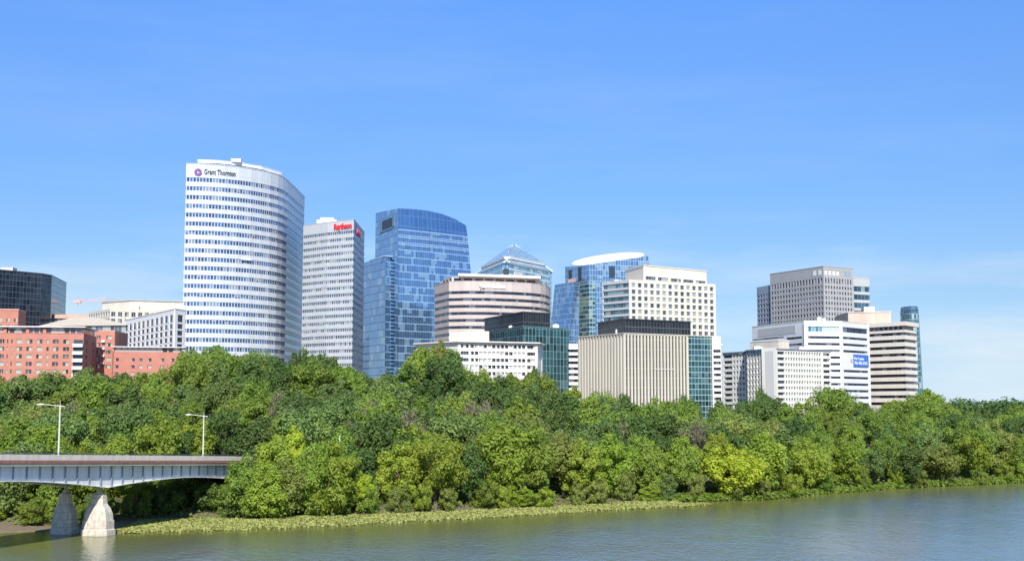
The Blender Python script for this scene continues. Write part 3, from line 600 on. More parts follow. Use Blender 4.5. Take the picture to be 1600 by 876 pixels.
w1, w2, w3 = V2(at(1172, 533, 512)), V2(at(1216, 528.5, 500)), V2(at(1233, 530, 503)); Q = [w1, w2, w3, (w3[0] + 1, w3[1] + 7), (w1[0] + 3, w1[1] + 8)]; sub(r, 'penthouse', Q, zt + .36, zt + 4.2, plain('tan_brick', (.52, .46, .38), .8)); sub(r, 'penthouse_roof', inset(Q, -.2), zt + 4.203, zt + 4.5, m12); roofkit(r, P, zt + .3, 2, WHITE, 77)

# 13 white striped block with blue banner
Y0 = 522; zt = zof(501.3, 1257, Y0); A = V2(onz(1175, 510.8, zt)); M = V2(at(1257, 501.3, Y0)); K_ = V2(at(1314.5, 502.8, 526)); B = V2(onz(1356, 506.2, zt)); C = (A[0] + B[0] - M[0], A[1] + B[1] - M[1])
P = [A, M, K_, B, C]; r = mkroot('bright white striped block with blue banner near its right edge', P)
z0 = r.location.z; m13 = plain('bright_white_panels', (.74, .74, .71), .6, .04, joint=(5, 2.75)); g13 = glass('navy_ribbon_glass', (.045, .055, .09), (.1, .1, .13), 2.4, 9, .12, 0, .5, .1, .5, .15, (.2, .22, .26))
mb = MB(); mb.prism(inset(P, .6), z0, zt - .1); LA, LK, LB = length(A, M), length(M, K_), length(K_, B)
z1r = zof(524.5, 1262, Y0); rr = rws(z1r, 2.72, 1.0, 12); big = (zof(517.5, 1262, Y0), zof(509.3, 1262, Y0))
g13t = glass('teal_top_glass', (.16, .32, .36), (.55, .62, .62), 1.6, 6, .2, 0, .6, .1, .7, .4, (.6, .68, .66))
def rib(a, b, u0, u1, rows, skip=()):
    facade(mb, r, a, b, z0, big[0] - .6, [q_ for i, q_ in enumerate(rows) if i not in skip], [(u0, u1)], .6, g13, wname='window_band')
rib(M, K_, 1.3, LK - .9, rr); rib(K_, B, 1.0, LB - .5, rr, skip=(3, 4))
rib(A, M, LA * .66, LA * .95, rr)
for a, b, u0, u1 in ((M, K_, 1.3, LK - .9), (K_, B, 1.0, LB - .5)): facade(mb, r, a, b, big[0] - .6, zt, [big], [(u0, u1)], .6, g13t if a is M else g13)
mb.wbox(A, M, 0, LA, big[0] - .6, zt, -.6, 0)
for a, b in ((B, C), (C, A)): mb.wbox(a, b, 0, length(a, b), z0, zt, -.6, 0)
for a, b, u in ((M, K_, 0), (K_, B, 0), (K_, B, LB)): mb.wbox(a, b, u - .45, u + .45, z0, zt - .02, .01, .35)
mb.build('body', m13, r); sub(r, 'roof_edge', inset(P, -.12), zt + .003, zt + .3, m13)
mb = MB(); mb.wbox(A, M, LA * .12, LA * .84, zt - 4.6, zt - 1.3, .02, .12); mb.build('louvre_panel', plain('louvre_grey', (.45, .45, .44), .6, .03), r)
mb = MB(); mb.wbox(A, M, .5, LA * .62, zt - 5.9, zt - 5.4, .02, .06); mb.build('window_band', g13, r)
bz1, bz0 = zof(553.5, 1340, 534), zof(572.5, 1340, 534); u0 = LB * .40; u1 = LB * .965
mb = MB(); mb.wbox(K_, B, u0, u1, bz0, bz1, .1, .3); bn = mb.build('banner', plain('banner_blue', (.05, .16, .52), .5, .02), r)
wl = plain('banner_white', (.8, .82, .85), .5, .02)
letters(r, 'For Lease', [K_, B], u0 + .35, bz0 + 2.85, 1.7, wl, width=(u1 - u0) * .66, out=.34, ext=.03, bold=.03, name='banner_lettering'); letters(r, '703 485 8765', [K_, B], u0 + .35, bz0 + .95, 1.7, wl, width=(u1 - u0) * .88, out=.34, ext=.03, bold=.03, name='banner_lettering')
mb = MB(); mb.wbox(K_, B, u0 - 2.3, u0 - .8, bz0 + 1.7, bz0 + 3.2, .1, .2); mb.build('logo', plain('lilac_sign', (.5, .42, .6), .5), r)
roofkit(r, P, zt, 3, PLANT, 5)

# 14 grey tower
Y0 = 800; zt = zof(416.3, 1286.4, Y0); A = V2(onz(1203, 428.5, zt)); M = V2(at(1286.4, 416.3, Y0)); B = V2(onz(1333, 420.2, zt)); P = box4(A, M, B)
r = mkroot('grey stone tower with fine window grid and pale panels under its roofline', P)
z0 = r.location.z; m14 = plain('grey_stone', (.39, .39, .385), .75, .06, joint=(2.2, 3.4)); g14 = glass('slate_window_glass', (.05, .065, .085), (.2, .2, .2), 3, 9, .1, 0, .5, .12, .5, .12, (.25, .27, .3)); rest = MB()
mb = MB(); mb.prism(inset(P, .6), z0, zt - .1); LA, LB = length(A, M), length(M, B); zr1 = zof(433.5, 1288, Y0)
rr = [(zr1 - 3.4, zr1)] + rws(zr1 - 4.9, 3.36, 1.9, 14)
facade(mb, r, M, B, z0, zt - 6.2, rr, ncols(LB, 10, .5, .8, 1.2), .6, g14, budget=[60], rest=rest); facade(mb, r, A, M, z0, zt - 6.2, rr, ncols(LA, 18, .58, .6, .6), .6, g14, budget=[36], rest=rest)
gp = plain('pale_panel', (.80, .78, .70), .5, .08)
pc = ncols(LB, 7, .7, .6, 1.6)
facade(mb, r, M, B, zt - 6.2, zt, [(zt - 4.9, zt - 1.8)], pc[:4], .6, gp, wname='crown_panel')
mb.wbox(A, M, 0, LA, zt - 6.2, zt, -.6, 0)
for i in (2, 3): mb.wbox(P[i], P[(i + 1) % 4], 0, length(P[i], P[(i + 1) % 4]), z0, zt, -.6, 0)
mb.build('body', m14, r); o = rest.build('windows', g14, r); o['kind'] = 'stuff'
sub(r, 'roof_edge', inset(P, -.15), zt + .003, zt + .4, m14)
for k in (5, 6):
    mb = MB(); mb.wbox(M, B, pc[k][0], pc[k][1], zt - 5.2, zt - 1.6, .02, .06); mb.build('crown_opening', plain('teal_grey', (.25, .34, .38), .4), r)
for uu in (LA - 3.4, LA - 8.4):
    mb = MB(); mb.wbox(A, M, uu - 1.4, uu + 1.4, zt - 5.0, zt - 1.9, .02, .1); mb.build('crown_panel', gp, r)
wz = zof(445, 1203, 850); A2 = V2(at(1182.5, 446.5, 868)); B2 = V2(at(1204, 444.5, 850)); Q = quadfit(A2, B2, 24); mb = MB(); mb.prism(inset(Q, .6), z0, wz - .1); LQ = length(A2, B2)
facade(mb, r, A2, B2, z0, wz, rws(wz - 5.4, 3.36, 1.9, 14), ncols(LQ, 5, .6), .6, g14, budget=[0], rest=(rs := MB()))
for i in (1, 2, 3): mb.wbox(Q[i], Q[(i + 1) % 4], 0, length(Q[i], Q[(i + 1) % 4]), z0, wz, -.6, 0)
mb.build('side_wing', plain('blue_grey_stone', (.32, .35, .42), .7, .06), r); o = rs.build('wing_windows', g14, r); o['kind'] = 'stuff'
wz = zof(436, 1345, 835); Q = [V2(at(1333, 436, 826)), V2(at(1358.5, 438.5, 832)), V2(at(1357, 438, 870)), V2(at(1333, 436, 860))]
bands(r, Q, z0, wz, rws(wz - 5.4, 5.3, 3.4, 8), .4, plain('light_grey_panels', (.46, .47, .46), .6, .05), glass('teal_slot_glass', (.08, .16, .22), (.3, .4, .42), 3, 9, .15, 0, .6, .1, .5, .1, (.3, .4, .42)), body_name='rear_wing')
q = at(1357, 483, 822); sub(r, 'terrace', [(q.x - 3, q.y), (q.x + 4, q.y), (q.x + 4, q.y + 8), (q.x - 3, q.y + 8)], z0, zof(479, 1360, 822), WHITE)

# 15 tan striped block
Y0 = 560; zt = zof(502, 1413.5, Y0); A = V2(at(1352, 503, 577)); M = V2(at(1413.5, 500, Y0)); B = V2(at(1431.5, 501, 572)); P = box4(A, M, B)
r = mkroot('tan striped block with stepped penthouse at right end of the skyline', P)
z0 = r.location.z; m15 = plain('tan_precast', (.78, .71, .60), .8, .07, joint=(4, 3.05)); g15 = glass('brown_ribbon_glass', (.045, .045, .06), (.1, .09, .1), 2, 9, .1, 0, .45, .1, .4, .08, (.2, .19, .2))
bands(r, P, z0, zt - 3.4, rws(zof(518.5, 1413.5, Y0), 3.05, 1.3, 11), .8, m15, g15, parapet=.02)
Pt = inset(P, -.9); mb = MB(); mb.prism(inset(P, 1.2), zt - 3.37, zt - 1.8); mb.prism(Pt, zt - 1.79, zt); mb.build('roof_slab', m15, r)
mb = MB(); LA = length(A, M)
mb.prism(inset(P, 1.1), zt - 3.36, zt - 1.8, caps=False); mb.build('top_window_band', glass('top_strip_glass', (.05, .05, .07), (.55, .48, .38), 2.6, 9, .8, 0, .4, .2, .4, .1, (.3, .25, .2)), r)
w1, w2, w3 = V2(at(1309, 492, 610)), V2(at(1325, 489, 590)), V2(at(1392, 490, 584)); Q = [w1, w2, w3, (w3[0] + 2, w3[1] + 16), (w1[0] + 3, w1[1] + 18)]; sub(r, 'penthouse', Q, zof(515, 1340, 590), zof(488.5, 1325, 590), plain('tan_brick_light', (.56, .45, .36), .8)); sub(r, 'penthouse_roof', inset(Q, -.3), zof(488.5, 1325, 590) + .003, zof(487.6, 1325, 590), m15)
mb = MB(); mb.wbox(M, B, .6, 5.6, z0, z0 + 4, .02, .1); mb.build('dark_recess', MATS['dark_opening'], r)

# 16 rounded glass tower at the far right
cx, cy = at(1429, 540, 760).x, 768; zt = zof(478, 1429, 760); ring_ = lambda a, b, dx=0: [(cx + dx + a * math.cos(2 * math.pi * k / 24) ** 1, cy + b * math.sin(2 * math.pi * k / 24)) for k in range(24)]
P = ring_(4.9, 9); r = mkroot('slim rounded glass tower, last one on the right', P, 'tower', 'glass_tower'); g16 = glass('sea_green_glass', (.12, .24, .28), (.22, .33, .36), 1.6, 3.4, .1, .5, .65, .12, .25, .08, (.45, .55, .55))
z0 = r.location.z; mb = MB(); mb.prism(ring_(5.9, 9, .9), z0, zt - 3, top=P); mb.build('glass_wall', g16, r, smooth=False)
mb = MB(); mb.prism(P, zt - 2.99, zt - 1, top=ring_(4.6, 8.6)); mb.prism(ring_(4.6, 8.6), zt - .99, zt, top=ring_(4.3, 8.2)); mb.build('crown', glass('dark_sea_glass', (.10, .18, .26), (.2, .3, .36), 1.6, 3.4, .1, .2, .6, .12, .2, 0), r)

# 17 black glass block far left
Y0 = 800; zt = zof(428, 66, Y0); A = V2(onz(-60, 416.5, zt)); M = V2(at(66, 428, Y0)); B = V2(onz(81, 430.7, zt)); P = [A, M, B, (B[0] - 8, B[1] + 50), (A[0] - 8, A[1] + 55)]
r = mkroot('black glass block with flat roof at the left edge', P); g17 = glass('black_curtain_wall', (.035, .045, .06), (.11, .13, .16), 2.4, 3.6, .14, .22, .4, .07, .45, 0, wob=.02)
sub(r, 'glass_wall', P, r.location.z, zt, g17); sub(r, 'roof_edge', inset(P, -.1), zt + .003, zt + .5, DARKM)
q = at(3, 418, 796); mb = MB(); mb.prism(quadfit(V2(at(1, 418, 800)), V2(at(20, 419, 800)), 7), zt + .5, zof(417.5, 10, 800)); mb.build('roof_unit', PLANT, r)

# 18/19 brick apartments
brick = plain('red_brick', (.47, .195, .14), .85, .1, streak=False); brick2 = plain('red_brick_dark', (.42, .16, .11), .85, .1, streak=False)
g19 = glass('flat_window_glass', (.10, .10, .11), (.55, .52, .46), 1.2, 9, .1, 0, .35, .15, .6, .55, (.42, .46, .36))
Y0 = 480; zb_ = zof(521, 60, Y0); zt = zof(511.5, 60, Y0); A = V2(at(-70, 520, Y0 - 6)); M = V2(at(131, 520, Y0)); B = V2(at(151, 521, 505)); P = box4(A, M, B)
r = mkroot('long red brick flats with white balconies, left edge below the black glass block', P, 'apartment building', 'apartment_building'); z0 = r.location.z
mb = MB(); mb.prism(inset(P, .45), z0, zb_ - .1); pxm = lambda px: length(A, V2(at(px, 540, Y0)))
rr = rws(zof(530.5, 60, Y0), 2.8, 1.45, 8); cs = [(-60, 7), (-45, 7), (-28, 7), (-12, 7)] + [(4.5, 9), (14.2, 1.8), (20.8, 1.8), (32.3, 9), (48, 9), (63.5, 9), (75.8, 3.5), (88, 9), (104, 9)]
facade(mb, r, A, M, z0, zb_, rr[:5], [(pxm(c - w / 2), pxm(c + w / 2)) for c, w in cs], .45, g19)
facade(mb, r, M, B, z0, zb_, rr[:5], ncols(length(M, B), 2, .22), .45, g19)
for i in (2, 3): mb.wbox(P[i], P[(i + 1) % 4], 0, length(P[i], P[(i + 1) % 4]), z0, zb_, -.45, 0)
mb.build('body', brick, r)
for a, b in rr[:5]:
    mb = MB(); mb.wbox(A, M, pxm(114.5), pxm(130), a - 1.35, a - .1, .02, 1.3); o = mb.build('balcony', WHITE, r)
    mb = MB(); mb.wbox(A, M, pxm(115.5), pxm(129.5), a - .05, b, .02, .06); mb.build('balcony_door', MATS['dark_opening'], r)
Q = inset(P, 1.0); gpen = glass('penthouse_glass', (.10, .10, .12), (.42, .34, .28), 2.2, 9, .5, 0, .4, .15, .7, .4, (.45, .42, .38)); sub(r, 'penthouse', Q, zb_, zt, gpen)
mb = MB()
for px in (9, 44, 70): mb.wbox(A, M, pxm(px - 2.5), pxm(px + 2.5), zb_ + .01, zt - .05, -1.2, -.4)
mb.build('penthouse_pier', brick, r)
sub(r, 'roof_slab', inset(P, -.6), zt + .003, zt + .4, WHITE); sub(r, 'parapet', inset(P, -.06), zb_ - .1, zb_ + .15, brick2)
# second brick range
Y0 = 500; zt = zof(542, 240, Y0); z1b = zof(549, 240, Y0); A = V2(at(176, 545, Y0)); B = V2(at(287, 545, Y0 + 6)); P = quadfit(A, B, 16); r = mkroot('lower red brick flats with dark glazed top floor, left of the tallest tower', P, 'apartment building', 'apartment_building'); z0 = r.location.z
mb = MB(); mb.prism(inset(P, .45), z0, z1b - .05); LL = length(A, B); pu = lambda px: (px - 176) / 111 * LL
facade(mb, r, A, B, z0, z1b, rws(zof(559, 240, Y0), 2.75, 1.2, 4), [(pu(c - 3), pu(c + 3)) for c in (183, 208, 220, 234, 254, 270)], .45, g19)
for i in (1, 2, 3): mb.wbox(P[i], P[(i + 1) % 4], 0, length(P[i], P[(i + 1) % 4]), z0, z1b, -.45, 0)
mb.build('body', brick, r); sub(r, 'penthouse', inset(P, .8), z1b, zt, gpen); sub(r, 'roof_slab', inset(P, -.5), zt + .003, zt + .35, WHITE)
# corner block between the two
Y0 = 512; zt = zof(517, 160, Y0); A = V2(at(149, 517, Y0)); M = V2(at(179.5, 517, Y0 + 2)); B = V2(at(200, 518, Y0 + 25)); P = box4(A, M, B); r = mkroot('taller plain brick block standing between the two brick flats', P, 'apartment building', 'apartment_building'); z0 = r.location.z
mb = MB(); mb.prism(inset(P, .45), z0, zt - .1); LL = length(A, M); facade(mb, r, A, M, z0, zt, rws(zof(524, 160, Y0), 2.9, 1.4, 5), [(LL * .1, LL * .28), (LL * .58, LL * .85)], .45, g19)
for i in (1, 2, 3): mb.wbox(P[i], P[(i + 1) % 4], 0, length(P[i], P[(i + 1) % 4]), z0, zt, -.45, 0)
mb.build('body', brick, r); sub(r, 'parapet', inset(P, -.06), zt + .003, zt + .4, plain('salmon_coping', (.6, .32, .24), .8))
for k in range(4):
    mb = MB(); mb.wbox(A, M, LL * .32, LL * .5, zt - 4.5 - k * 2.9, zt - 3.6 - k * 2.9, .02, 1.1); mb.build('balcony', WHITE, r)
# brick block at left edge behind
Y0 = 600; zt = zof(483, 0, Y0); A = V2(at(-80, 480, Y0)); B = V2(at(29, 484, Y0 + 6)); P = quadfit(A, B, 20); r = mkroot('red brick block in front of the black glass block, cut by the left edge', P, 'apartment building', 'apartment_building')
sub(r, 'body', P, r.location.z, zt, brick); sub(r, 'parapet', inset(P, -.25), zt + .003, zt + .6, MATS['salmon_coping']); LL = length(A, B)
for k in range(5):
    for j in range(3): mb = MB(); mb.wbox(A, B, LL * (.5 + .11 * k), LL * (.5 + .11 * k) + 1.6, zt - 5.5 - j * 3, zt - 4 - j * 3, .02, .06); mb.build('window', g19, r)

# 20 white gridded block
Y0 = 560; zt = zof(483, 273, Y0); A = V2(onz(194.5, 501, zt)); M = V2(at(273, 483, Y0)); B = V2(at(290, 484, Y0 + 8)); P = box4(A, M, B)
r = mkroot('white block with deep dark window grid, just left of the tallest tower', P); z0 = r.location.z; g20 = glass('deep_window_glass', (.04, .045, .06), (.1, .1, .1), 2.6, 9, .1, 0, .4, .15, .4, 0)
mb = MB(); mb.prism(inset(P, .3), z0, zt - .1); LL = length(A, M); rr = [(zt - 5.4, zt - 2.2)] + rws(zt - 6.2, 2.95, 2.1, 7)
facade(mb, r, A, M, z0, zt, rr[:6], ncols(LL, 11, .64, .5, 1.2), .3, g20, proud_v=.1); facade(mb, r, M, B, z0, zt, rr[:6], [(length(M, B) * .3, length(M, B) * .78)], .3, g20)
for i in (2, 3): mb.wbox(P[i], P[(i + 1) % 4], 0, length(P[i], P[(i + 1) % 4]), z0, zt, -.3, 0)
mb.build('body', plain('white_grid_precast', (.78, .77, .75), .7, .05), r); sub(r, 'roof_edge', inset(P, -.15), zt + .003, zt + .4, WHITE)

# 21 beige complex behind
Y0 = 740; zt = zof(482, 172, Y0); A = V2(at(137.5, 487, Y0 + 30)); M = V2(at(172, 482, Y0)); B = V2(at(296, 487, Y0 + 20)); P = box4(A, M, B)
r = mkroot('beige stone complex with stepped upper storey behind the white gridded block', P); z0 = r.location.z; m21 = plain('beige_stone', (.60, .57, .49), .8, .08)
mb = MB(); mb.prism(inset(P, .7), z0, zt - .1); g21 = glass('beige_window_glass', (.14, .17, .2), (.5, .5, .45), 2, 9, .15, 0, .4, .15, .5, .2, (.4, .42, .4))
facade(mb, r, A, M, z0, zt, rws(zt - 1.6, 4.0, 2.6, 3), ncols(length(A, M), 9, .6), .7, g21); facade(mb, r, M, B, z0, zt, rws(zt - 1.8, 4.0, 2.6, 3), ncols(length(M, B), 12, .6), .7, g21)
for i in (2, 3): mb.wbox(P[i], P[(i + 1) % 4], 0, length(P[i], P[(i + 1) % 4]), z0, zt, -.7, 0)
mb.build('body', m21, r)
Q = [V2(at(160, 476, Y0 + 30)), V2(at(203, 471, Y0 + 14)), V2(at(296, 474, Y0 + 26)), V2(at(290, 474, Y0 + 60)), V2(at(165, 474, Y0 + 60))]; zq2 = zof(469.5, 203, Y0 + 14); sub(r, 'upper_storey', Q, zt, zq2, plain('cream_stone', (.60, .57, .48), .8, .1, joint=(5, 6))); sub(r, 'roof_edge', inset(Q, -.5), zq2 + .003, zq2 + .5, ROOFM)
roofkit(r, P, zt, 5, plain('beige_plant', (.6, .5, .44), .7), 12)
# 22 low hall with sloping tan roof
Y0 = 640; c1 = [V2(at(58, 509, Y0)), V2(at(205, 509, Y0 - 8)), V2(at(205, 505, Y0 + 40)), V2(at(70, 505, Y0 + 40))]; c2 = [V2(at(112, 497, Y0 + 24)), V2(at(150, 497, Y0 + 22)), V2(at(150, 497, Y0 + 32)), V2(at(112, 497, Y0 + 34))]
r = mkroot('low hall with sloping tan roof behind the brick flats', c1, 'hall', 'low_hall'); ze_ = zof(508.5, 130, Y0); zt = zof(496, 125, Y0 + 24)
sub(r, 'glass_wall', inset(c1, 1), r.location.z, ze_ - .3, g21); mb = MB(); mb.prism(c1, ze_ - .29, zt, top=c2); mb.build('roof', plain('tan_roof', (.50, .44, .34), .8, .1), r)
# 23 distant salmon-roofed block
Y0 = 820; A = V2(at(76, 493, Y0)); B = V2(at(140, 493, Y0 + 4)); P = quadfit(A, B, 20); zt = zof(491, 100, Y0); r = mkroot('distant salmon walled block right of the black glass block', P); sub(r, 'body', P, r.location.z, zt - 2.5, glass('far_window_glass', (.1, .13, .18), (.35, .33, .32), 3, 3.2, .6, .9, .5, .1, .4, .1)); sub(r, 'roof', inset(P, -.8), zt - 2.49, zt, MATS['salmon_wall'])
# 24 small white house far right
q = at(1534, 635, 700); P = [(q.x - 1.1, q.y), (q.x + 1.1, q.y + .4), (q.x + 1.1, q.y + 5), (q.x - 1.1, q.y + 4.6)]; r = mkroot('tiny white house on the wooded horizon', P, 'house', 'house'); sub(r, 'wall', P, r.location.z, q.z + .2, WHITE)
mb = MB(); a, b, c, d = [(*p, q.z + .2) for p in inset(P, -.3)]; e = ((a[0] + b[0]) / 2, (a[1] + b[1]) / 2, q.z + 1.3); f = ((c[0] + d[0]) / 2, (c[1] + d[1]) / 2, q.z + 1.3)
mb.face([a, e, f, d]); mb.face([b, c, f, e]); mb.face([a, b, e]); mb.face([c, d, f]); mb.build('roof', ROOFM, r)

# crane
Yc = 860; base = at(163, 500, Yc); r = thing('tower_crane', 'pale pink tower crane with long jib above the beige complex', 'crane', (base.x, base.y, terr(base.x, base.y) - 1)); cm = plain('crane_paint', (.62, .42, .38), .5)
mb = MB(); zj = zof(472, 163, Yc)
def lattice(mb, a, b, w, step):
    a = Vector(a); b = Vector(b); n_ = max(2, int((b - a).length / step)); ax_ = (b - a).normalized(); s1 = ax_.cross(Vector((0, 1, 0) if abs(ax_.y) < .9 else (1, 0, 0))).normalized() * w; s2 = ax_.cross(s1).normalized() * w
    cor = [s1 + s2, s1 - s2, -s1 - s2, -s1 + s2]
    for c in cor: mb.tube(a + c, b + c, .16, .16, 4)
    for k in range(n_):
        p = a + (b - a) * k / n_; q_ = a + (b - a) * (k + 1) / n_
        for i in range(4): mb.tube(p + cor[i], q_ + cor[(i + 1) % 4], .09, .09, 3)
lattice(mb, (base.x, base.y, r.location.z), (base.x, base.y, zj), .8, 2.2); mb.build('mast', cm, r)
jl = at(115, 470.5, Yc); mb = MB(); lattice(mb, (base.x + 1, base.y, zj + .8), (jl.x, jl.y, zj + 1.2), .55, 1.8); mb.build('jib', cm, r)
mb = MB(); lattice(mb, (base.x + 1, base.y, zj + .8), (base.x + 14, base.y, zj + .8), .55, 1.8); mb.build('counter_jib', cm, r)
mb = MB(); mb.box((base.x + 11, base.y, zj - 1.4), 4, 1.6, 2.2); mb.build('counterweight', plain('concrete_block', (.5, .45, .42)), r)
mb = MB(); mb.box((base.x + .4, base.y - 1.4, zj - 1.8), 2, 1.8, 2.2); mb.build('cab', plain('cab_dark', (.15, .15, .2), .4), r)
mb = MB(); mb.box((jl.x + 2.5, jl.y, zj - .6), 5, 1.6, 1.6); mb.tube((jl.x + 2.8, jl.y, zj - .6), (jl.x + 2.8, jl.y, zj - 3.4), .5, .1, 4); mb.build('trolley', cm, r)
mb = MB(); mb.tube((base.x, base.y, zj), (base.x, base.y, zj + 3.5), .5, .2, 4); mb.tube((base.x, base.y, zj + 3.5), (jl.x + 10, jl.y, zj + 1.6), .09, .09, 3); mb.tube((base.x, base.y, zj + 3.5), (base.x + 11, base.y, zj + 1.2), .09, .09, 3); mb.build('apex', cm, r)

# ================================================================ BRIDGE
O = at(176, 700, 203); O = Vector((O.x, O.y)); ud = Vector((.289, .957)).normalized(); wd = Vector((-ud.y, ud.x))
zr0 = zof(709, 160, 199) ; zr = lambda s: zr0 - .0405 * s
S0, S1 = -62, 66
br = thing('road_bridge', 'steel girder road bridge with pale blue-grey haunched girders on stone piers', 'bridge', (O.x, O.y, 0))
bp_ = lambda s, w, z: (O.x + ud.x * s + wd.x * w, O.y + ud.y * s + wd.y * w, z)
def beam(mb, w0, w1, top, bot, s0=S0, s1=S1, n=64, m=0):
    for k in range(n):
        a = s0 + (s1 - s0) * k / n; b = s0 + (s1 - s0) * (k + 1) / n
        A_ = [bp_(a, w0, bot(a)), bp_(b, w0, bot(b)), bp_(b, w0, top(b)), bp_(a, w0, top(a))]; B_ = [bp_(a, w1, bot(a)), bp_(b, w1, bot(b)), bp_(b, w1, top(b)), bp_(a, w1, top(a))]
        uv = [(a, 0), (b, 0), (b, 1), (a, 1)]
        mb.face(A_, uv, m); mb.face(list(reversed(B_)), uv, m); mb.face([A_[3], A_[2], B_[2], B_[3]], None, m); mb.face([A_[1], A_[0], B_[0], B_[1]], None, m)
    for s_, rv in ((s0, 0), (s1, 1)):
        q_ = [bp_(s_, w0, bot(s_)), bp_(s_, w0, top(s_)), bp_(s_, w1, top(s_)), bp_(s_, w1, bot(s_))]; mb.face(q_ if not rv else list(reversed(q_)), None, m)
WD = 10.6
conc = plain('parapet_concrete', (.74, .65, .55), .85, .15, scale=1.2, joint=(2.6, 5)); rust = plain('rust_red_steel', (.34, .15, .11), .7, .25, scale=1.5, streak=False); steel = plain('blue_grey_paint', (.83, .80, .75), .5, .2, scale=.8)
mb = MB(); beam(mb, .25, WD - .25, lambda s: zr(s) - 1.15, lambda s: zr(s) - 1.75); mb.build('deck', plain('deck_concrete', (.30, .29, .27), .9), br)
mb = MB(); beam(mb, .4, 9.6, lambda s: zr(s) - 1.14, lambda s: zr(s) - 1.145); mb.build('road_surface', plain('asphalt', (.055, .055, .058), .9, streak=False), br)
for w0 in (0, WD - .35):
    mb = MB(); beam(mb, w0, w0 + .35, lambda s: zr(s) - .35, lambda s: zr(s) - 1.14); mb.build('parapet', conc, br)
    mb = MB(); beam(mb, w0 - .05 if w0 == 0 else w0, w0 + .3 if w0 == 0 else w0 + .42, lambda s: zr(s) - 1.143, lambda s: zr(s) - 1.55, n=64); mb.build('fascia', rust, br)
    mb = MB(); beam(mb, w0 + .05, w0 + .28, lambda s: zr(s) - 1.553, lambda s: zr(s) - 1.95); mb.build('edge_beam', plain('stained_concrete', (.48, .42, .33), .85, .2), br)
    mb = MB(); wm = w0 + .17; pm = plain('railing_green', (.07, .10, .10), .5)
    for dz in (0, -.17): beam(mb, wm - .04, wm + .04, lambda s: zr(s) + dz, lambda s: zr(s) + dz - .06)
    s_ = S0
    while s_ < S1: mb.tube(bp_(s_, wm, zr(s_) - .37), bp_(s_, wm, zr(s_)), .05, .05, 4); s_ += 2.6
    mb.build('railing', pm, br)
def hdepth(s):
    p = abs(((s + 25) % 50) - 25) / 25.0   # 0 at a pier, 1 at mid-span
    return 2.15 + 1.35 * (1 - p) ** 1.7
for w0 in (.95, 8.9):
    mb = MB(); tp = lambda s: zr(s) - 1.78; bt = lambda s: zr(s) - 1.78 - hdepth(s)
    beam(mb, w0, w0 + .08, tp, bt, n=128); beam(mb, w0 - .25, w0 + .33, lambda s: bt(s) - .003, lambda s: bt(s) - .12, n=128)
    s_ = S0 + 1.2
    while s_ < S1:
        a = [bp_(s_ - .08, w0 - .22, bt(s_)), bp_(s_ + .08, w0 - .22, bt(s_)), bp_(s_ + .08, w0 - .22, tp(s_)), bp_(s_ - .08, w0 - .22, tp(s_))]; b = [bp_(s_ - .08, w0 - .002, bt(s_)), bp_(s_ + .08, w0 - .002, bt(s_)), bp_(s_ + .08, w0 - .002, tp(s_)), bp_(s_ - .08, w0 - .002, tp(s_))]
        mb.face(a, None, 1); mb.face([a[1], b[1], b[2], a[2]], None, 1); mb.face([b[0], a[0], a[3], b[3]], None, 1); s_ += 2.95
    mb.build('girder', [steel, plain('stiffener_grey', (.22, .27, .32), .6)], br)
stone = plain('granite_pier', (.60, .53, .43), .9, .3, scale=1.6, joint=(1.3, 1.15), streak=False)
for s_ in (0, 50, -50):
    for w_ in (2.2, 8.3):
        mb = MB(); zt_ = zr(s_) - 1.9 - hdepth(s_)
        lvl = [(-2, 2.62, 2.3), (.9, 2.55, 2.25), (.95, 2.36, 2.1), (2.3, 2.34, 2.05), (2.35, 2.2, 1.95), (3.3, 2.1, 1.85), (4.2, 1.72, 1.6), (4.8, 1.25, 1.25), (6.35, 1.08, 1.05), (6.4, .42, .6), (zt_, .2, .3)]
        # pier cross-section is pointed on the river side
        oc = lambda a, b: [(-a, -b * .55), (-a * .55, -b), (a * .55, -b), (a, -b * .55), (a, b * .55), (a * .55, b), (-a * .55, b), (-a, b * .55)]
        kp = .93 if w_ < 5 else .78; lvl = [(z_, a_ * kp, b_ * kp) for z_, a_, b_ in lvl]
        for (za_, a0, b0), (zb2, a1_, b1_) in zip(lvl[:-1], lvl[1:]):
            A_ = [bp_(s_ + y, w_ + x, 0)[:2] for x, y in oc(a0, b0)]; B_ = [bp_(s_ + y, w_ + x, 0)[:2] for x, y in oc(a1_, b1_)]
            A_.reverse(); B_.reverse(); mb.prism(A_, za_, zb2, top=B_, caps=(zb2 in (zt_, 6.4)))
        mb.build('pier', stone, br)
mb = MB(); a = lambda s, w: bp_(s, w, 0)[:2]; mb.prism([a(62, 0), a(62, WD), a(72, WD), a(72, 0)][::-1], -1, zr(66) - 1.2); mb.build('abutment', conc, br)

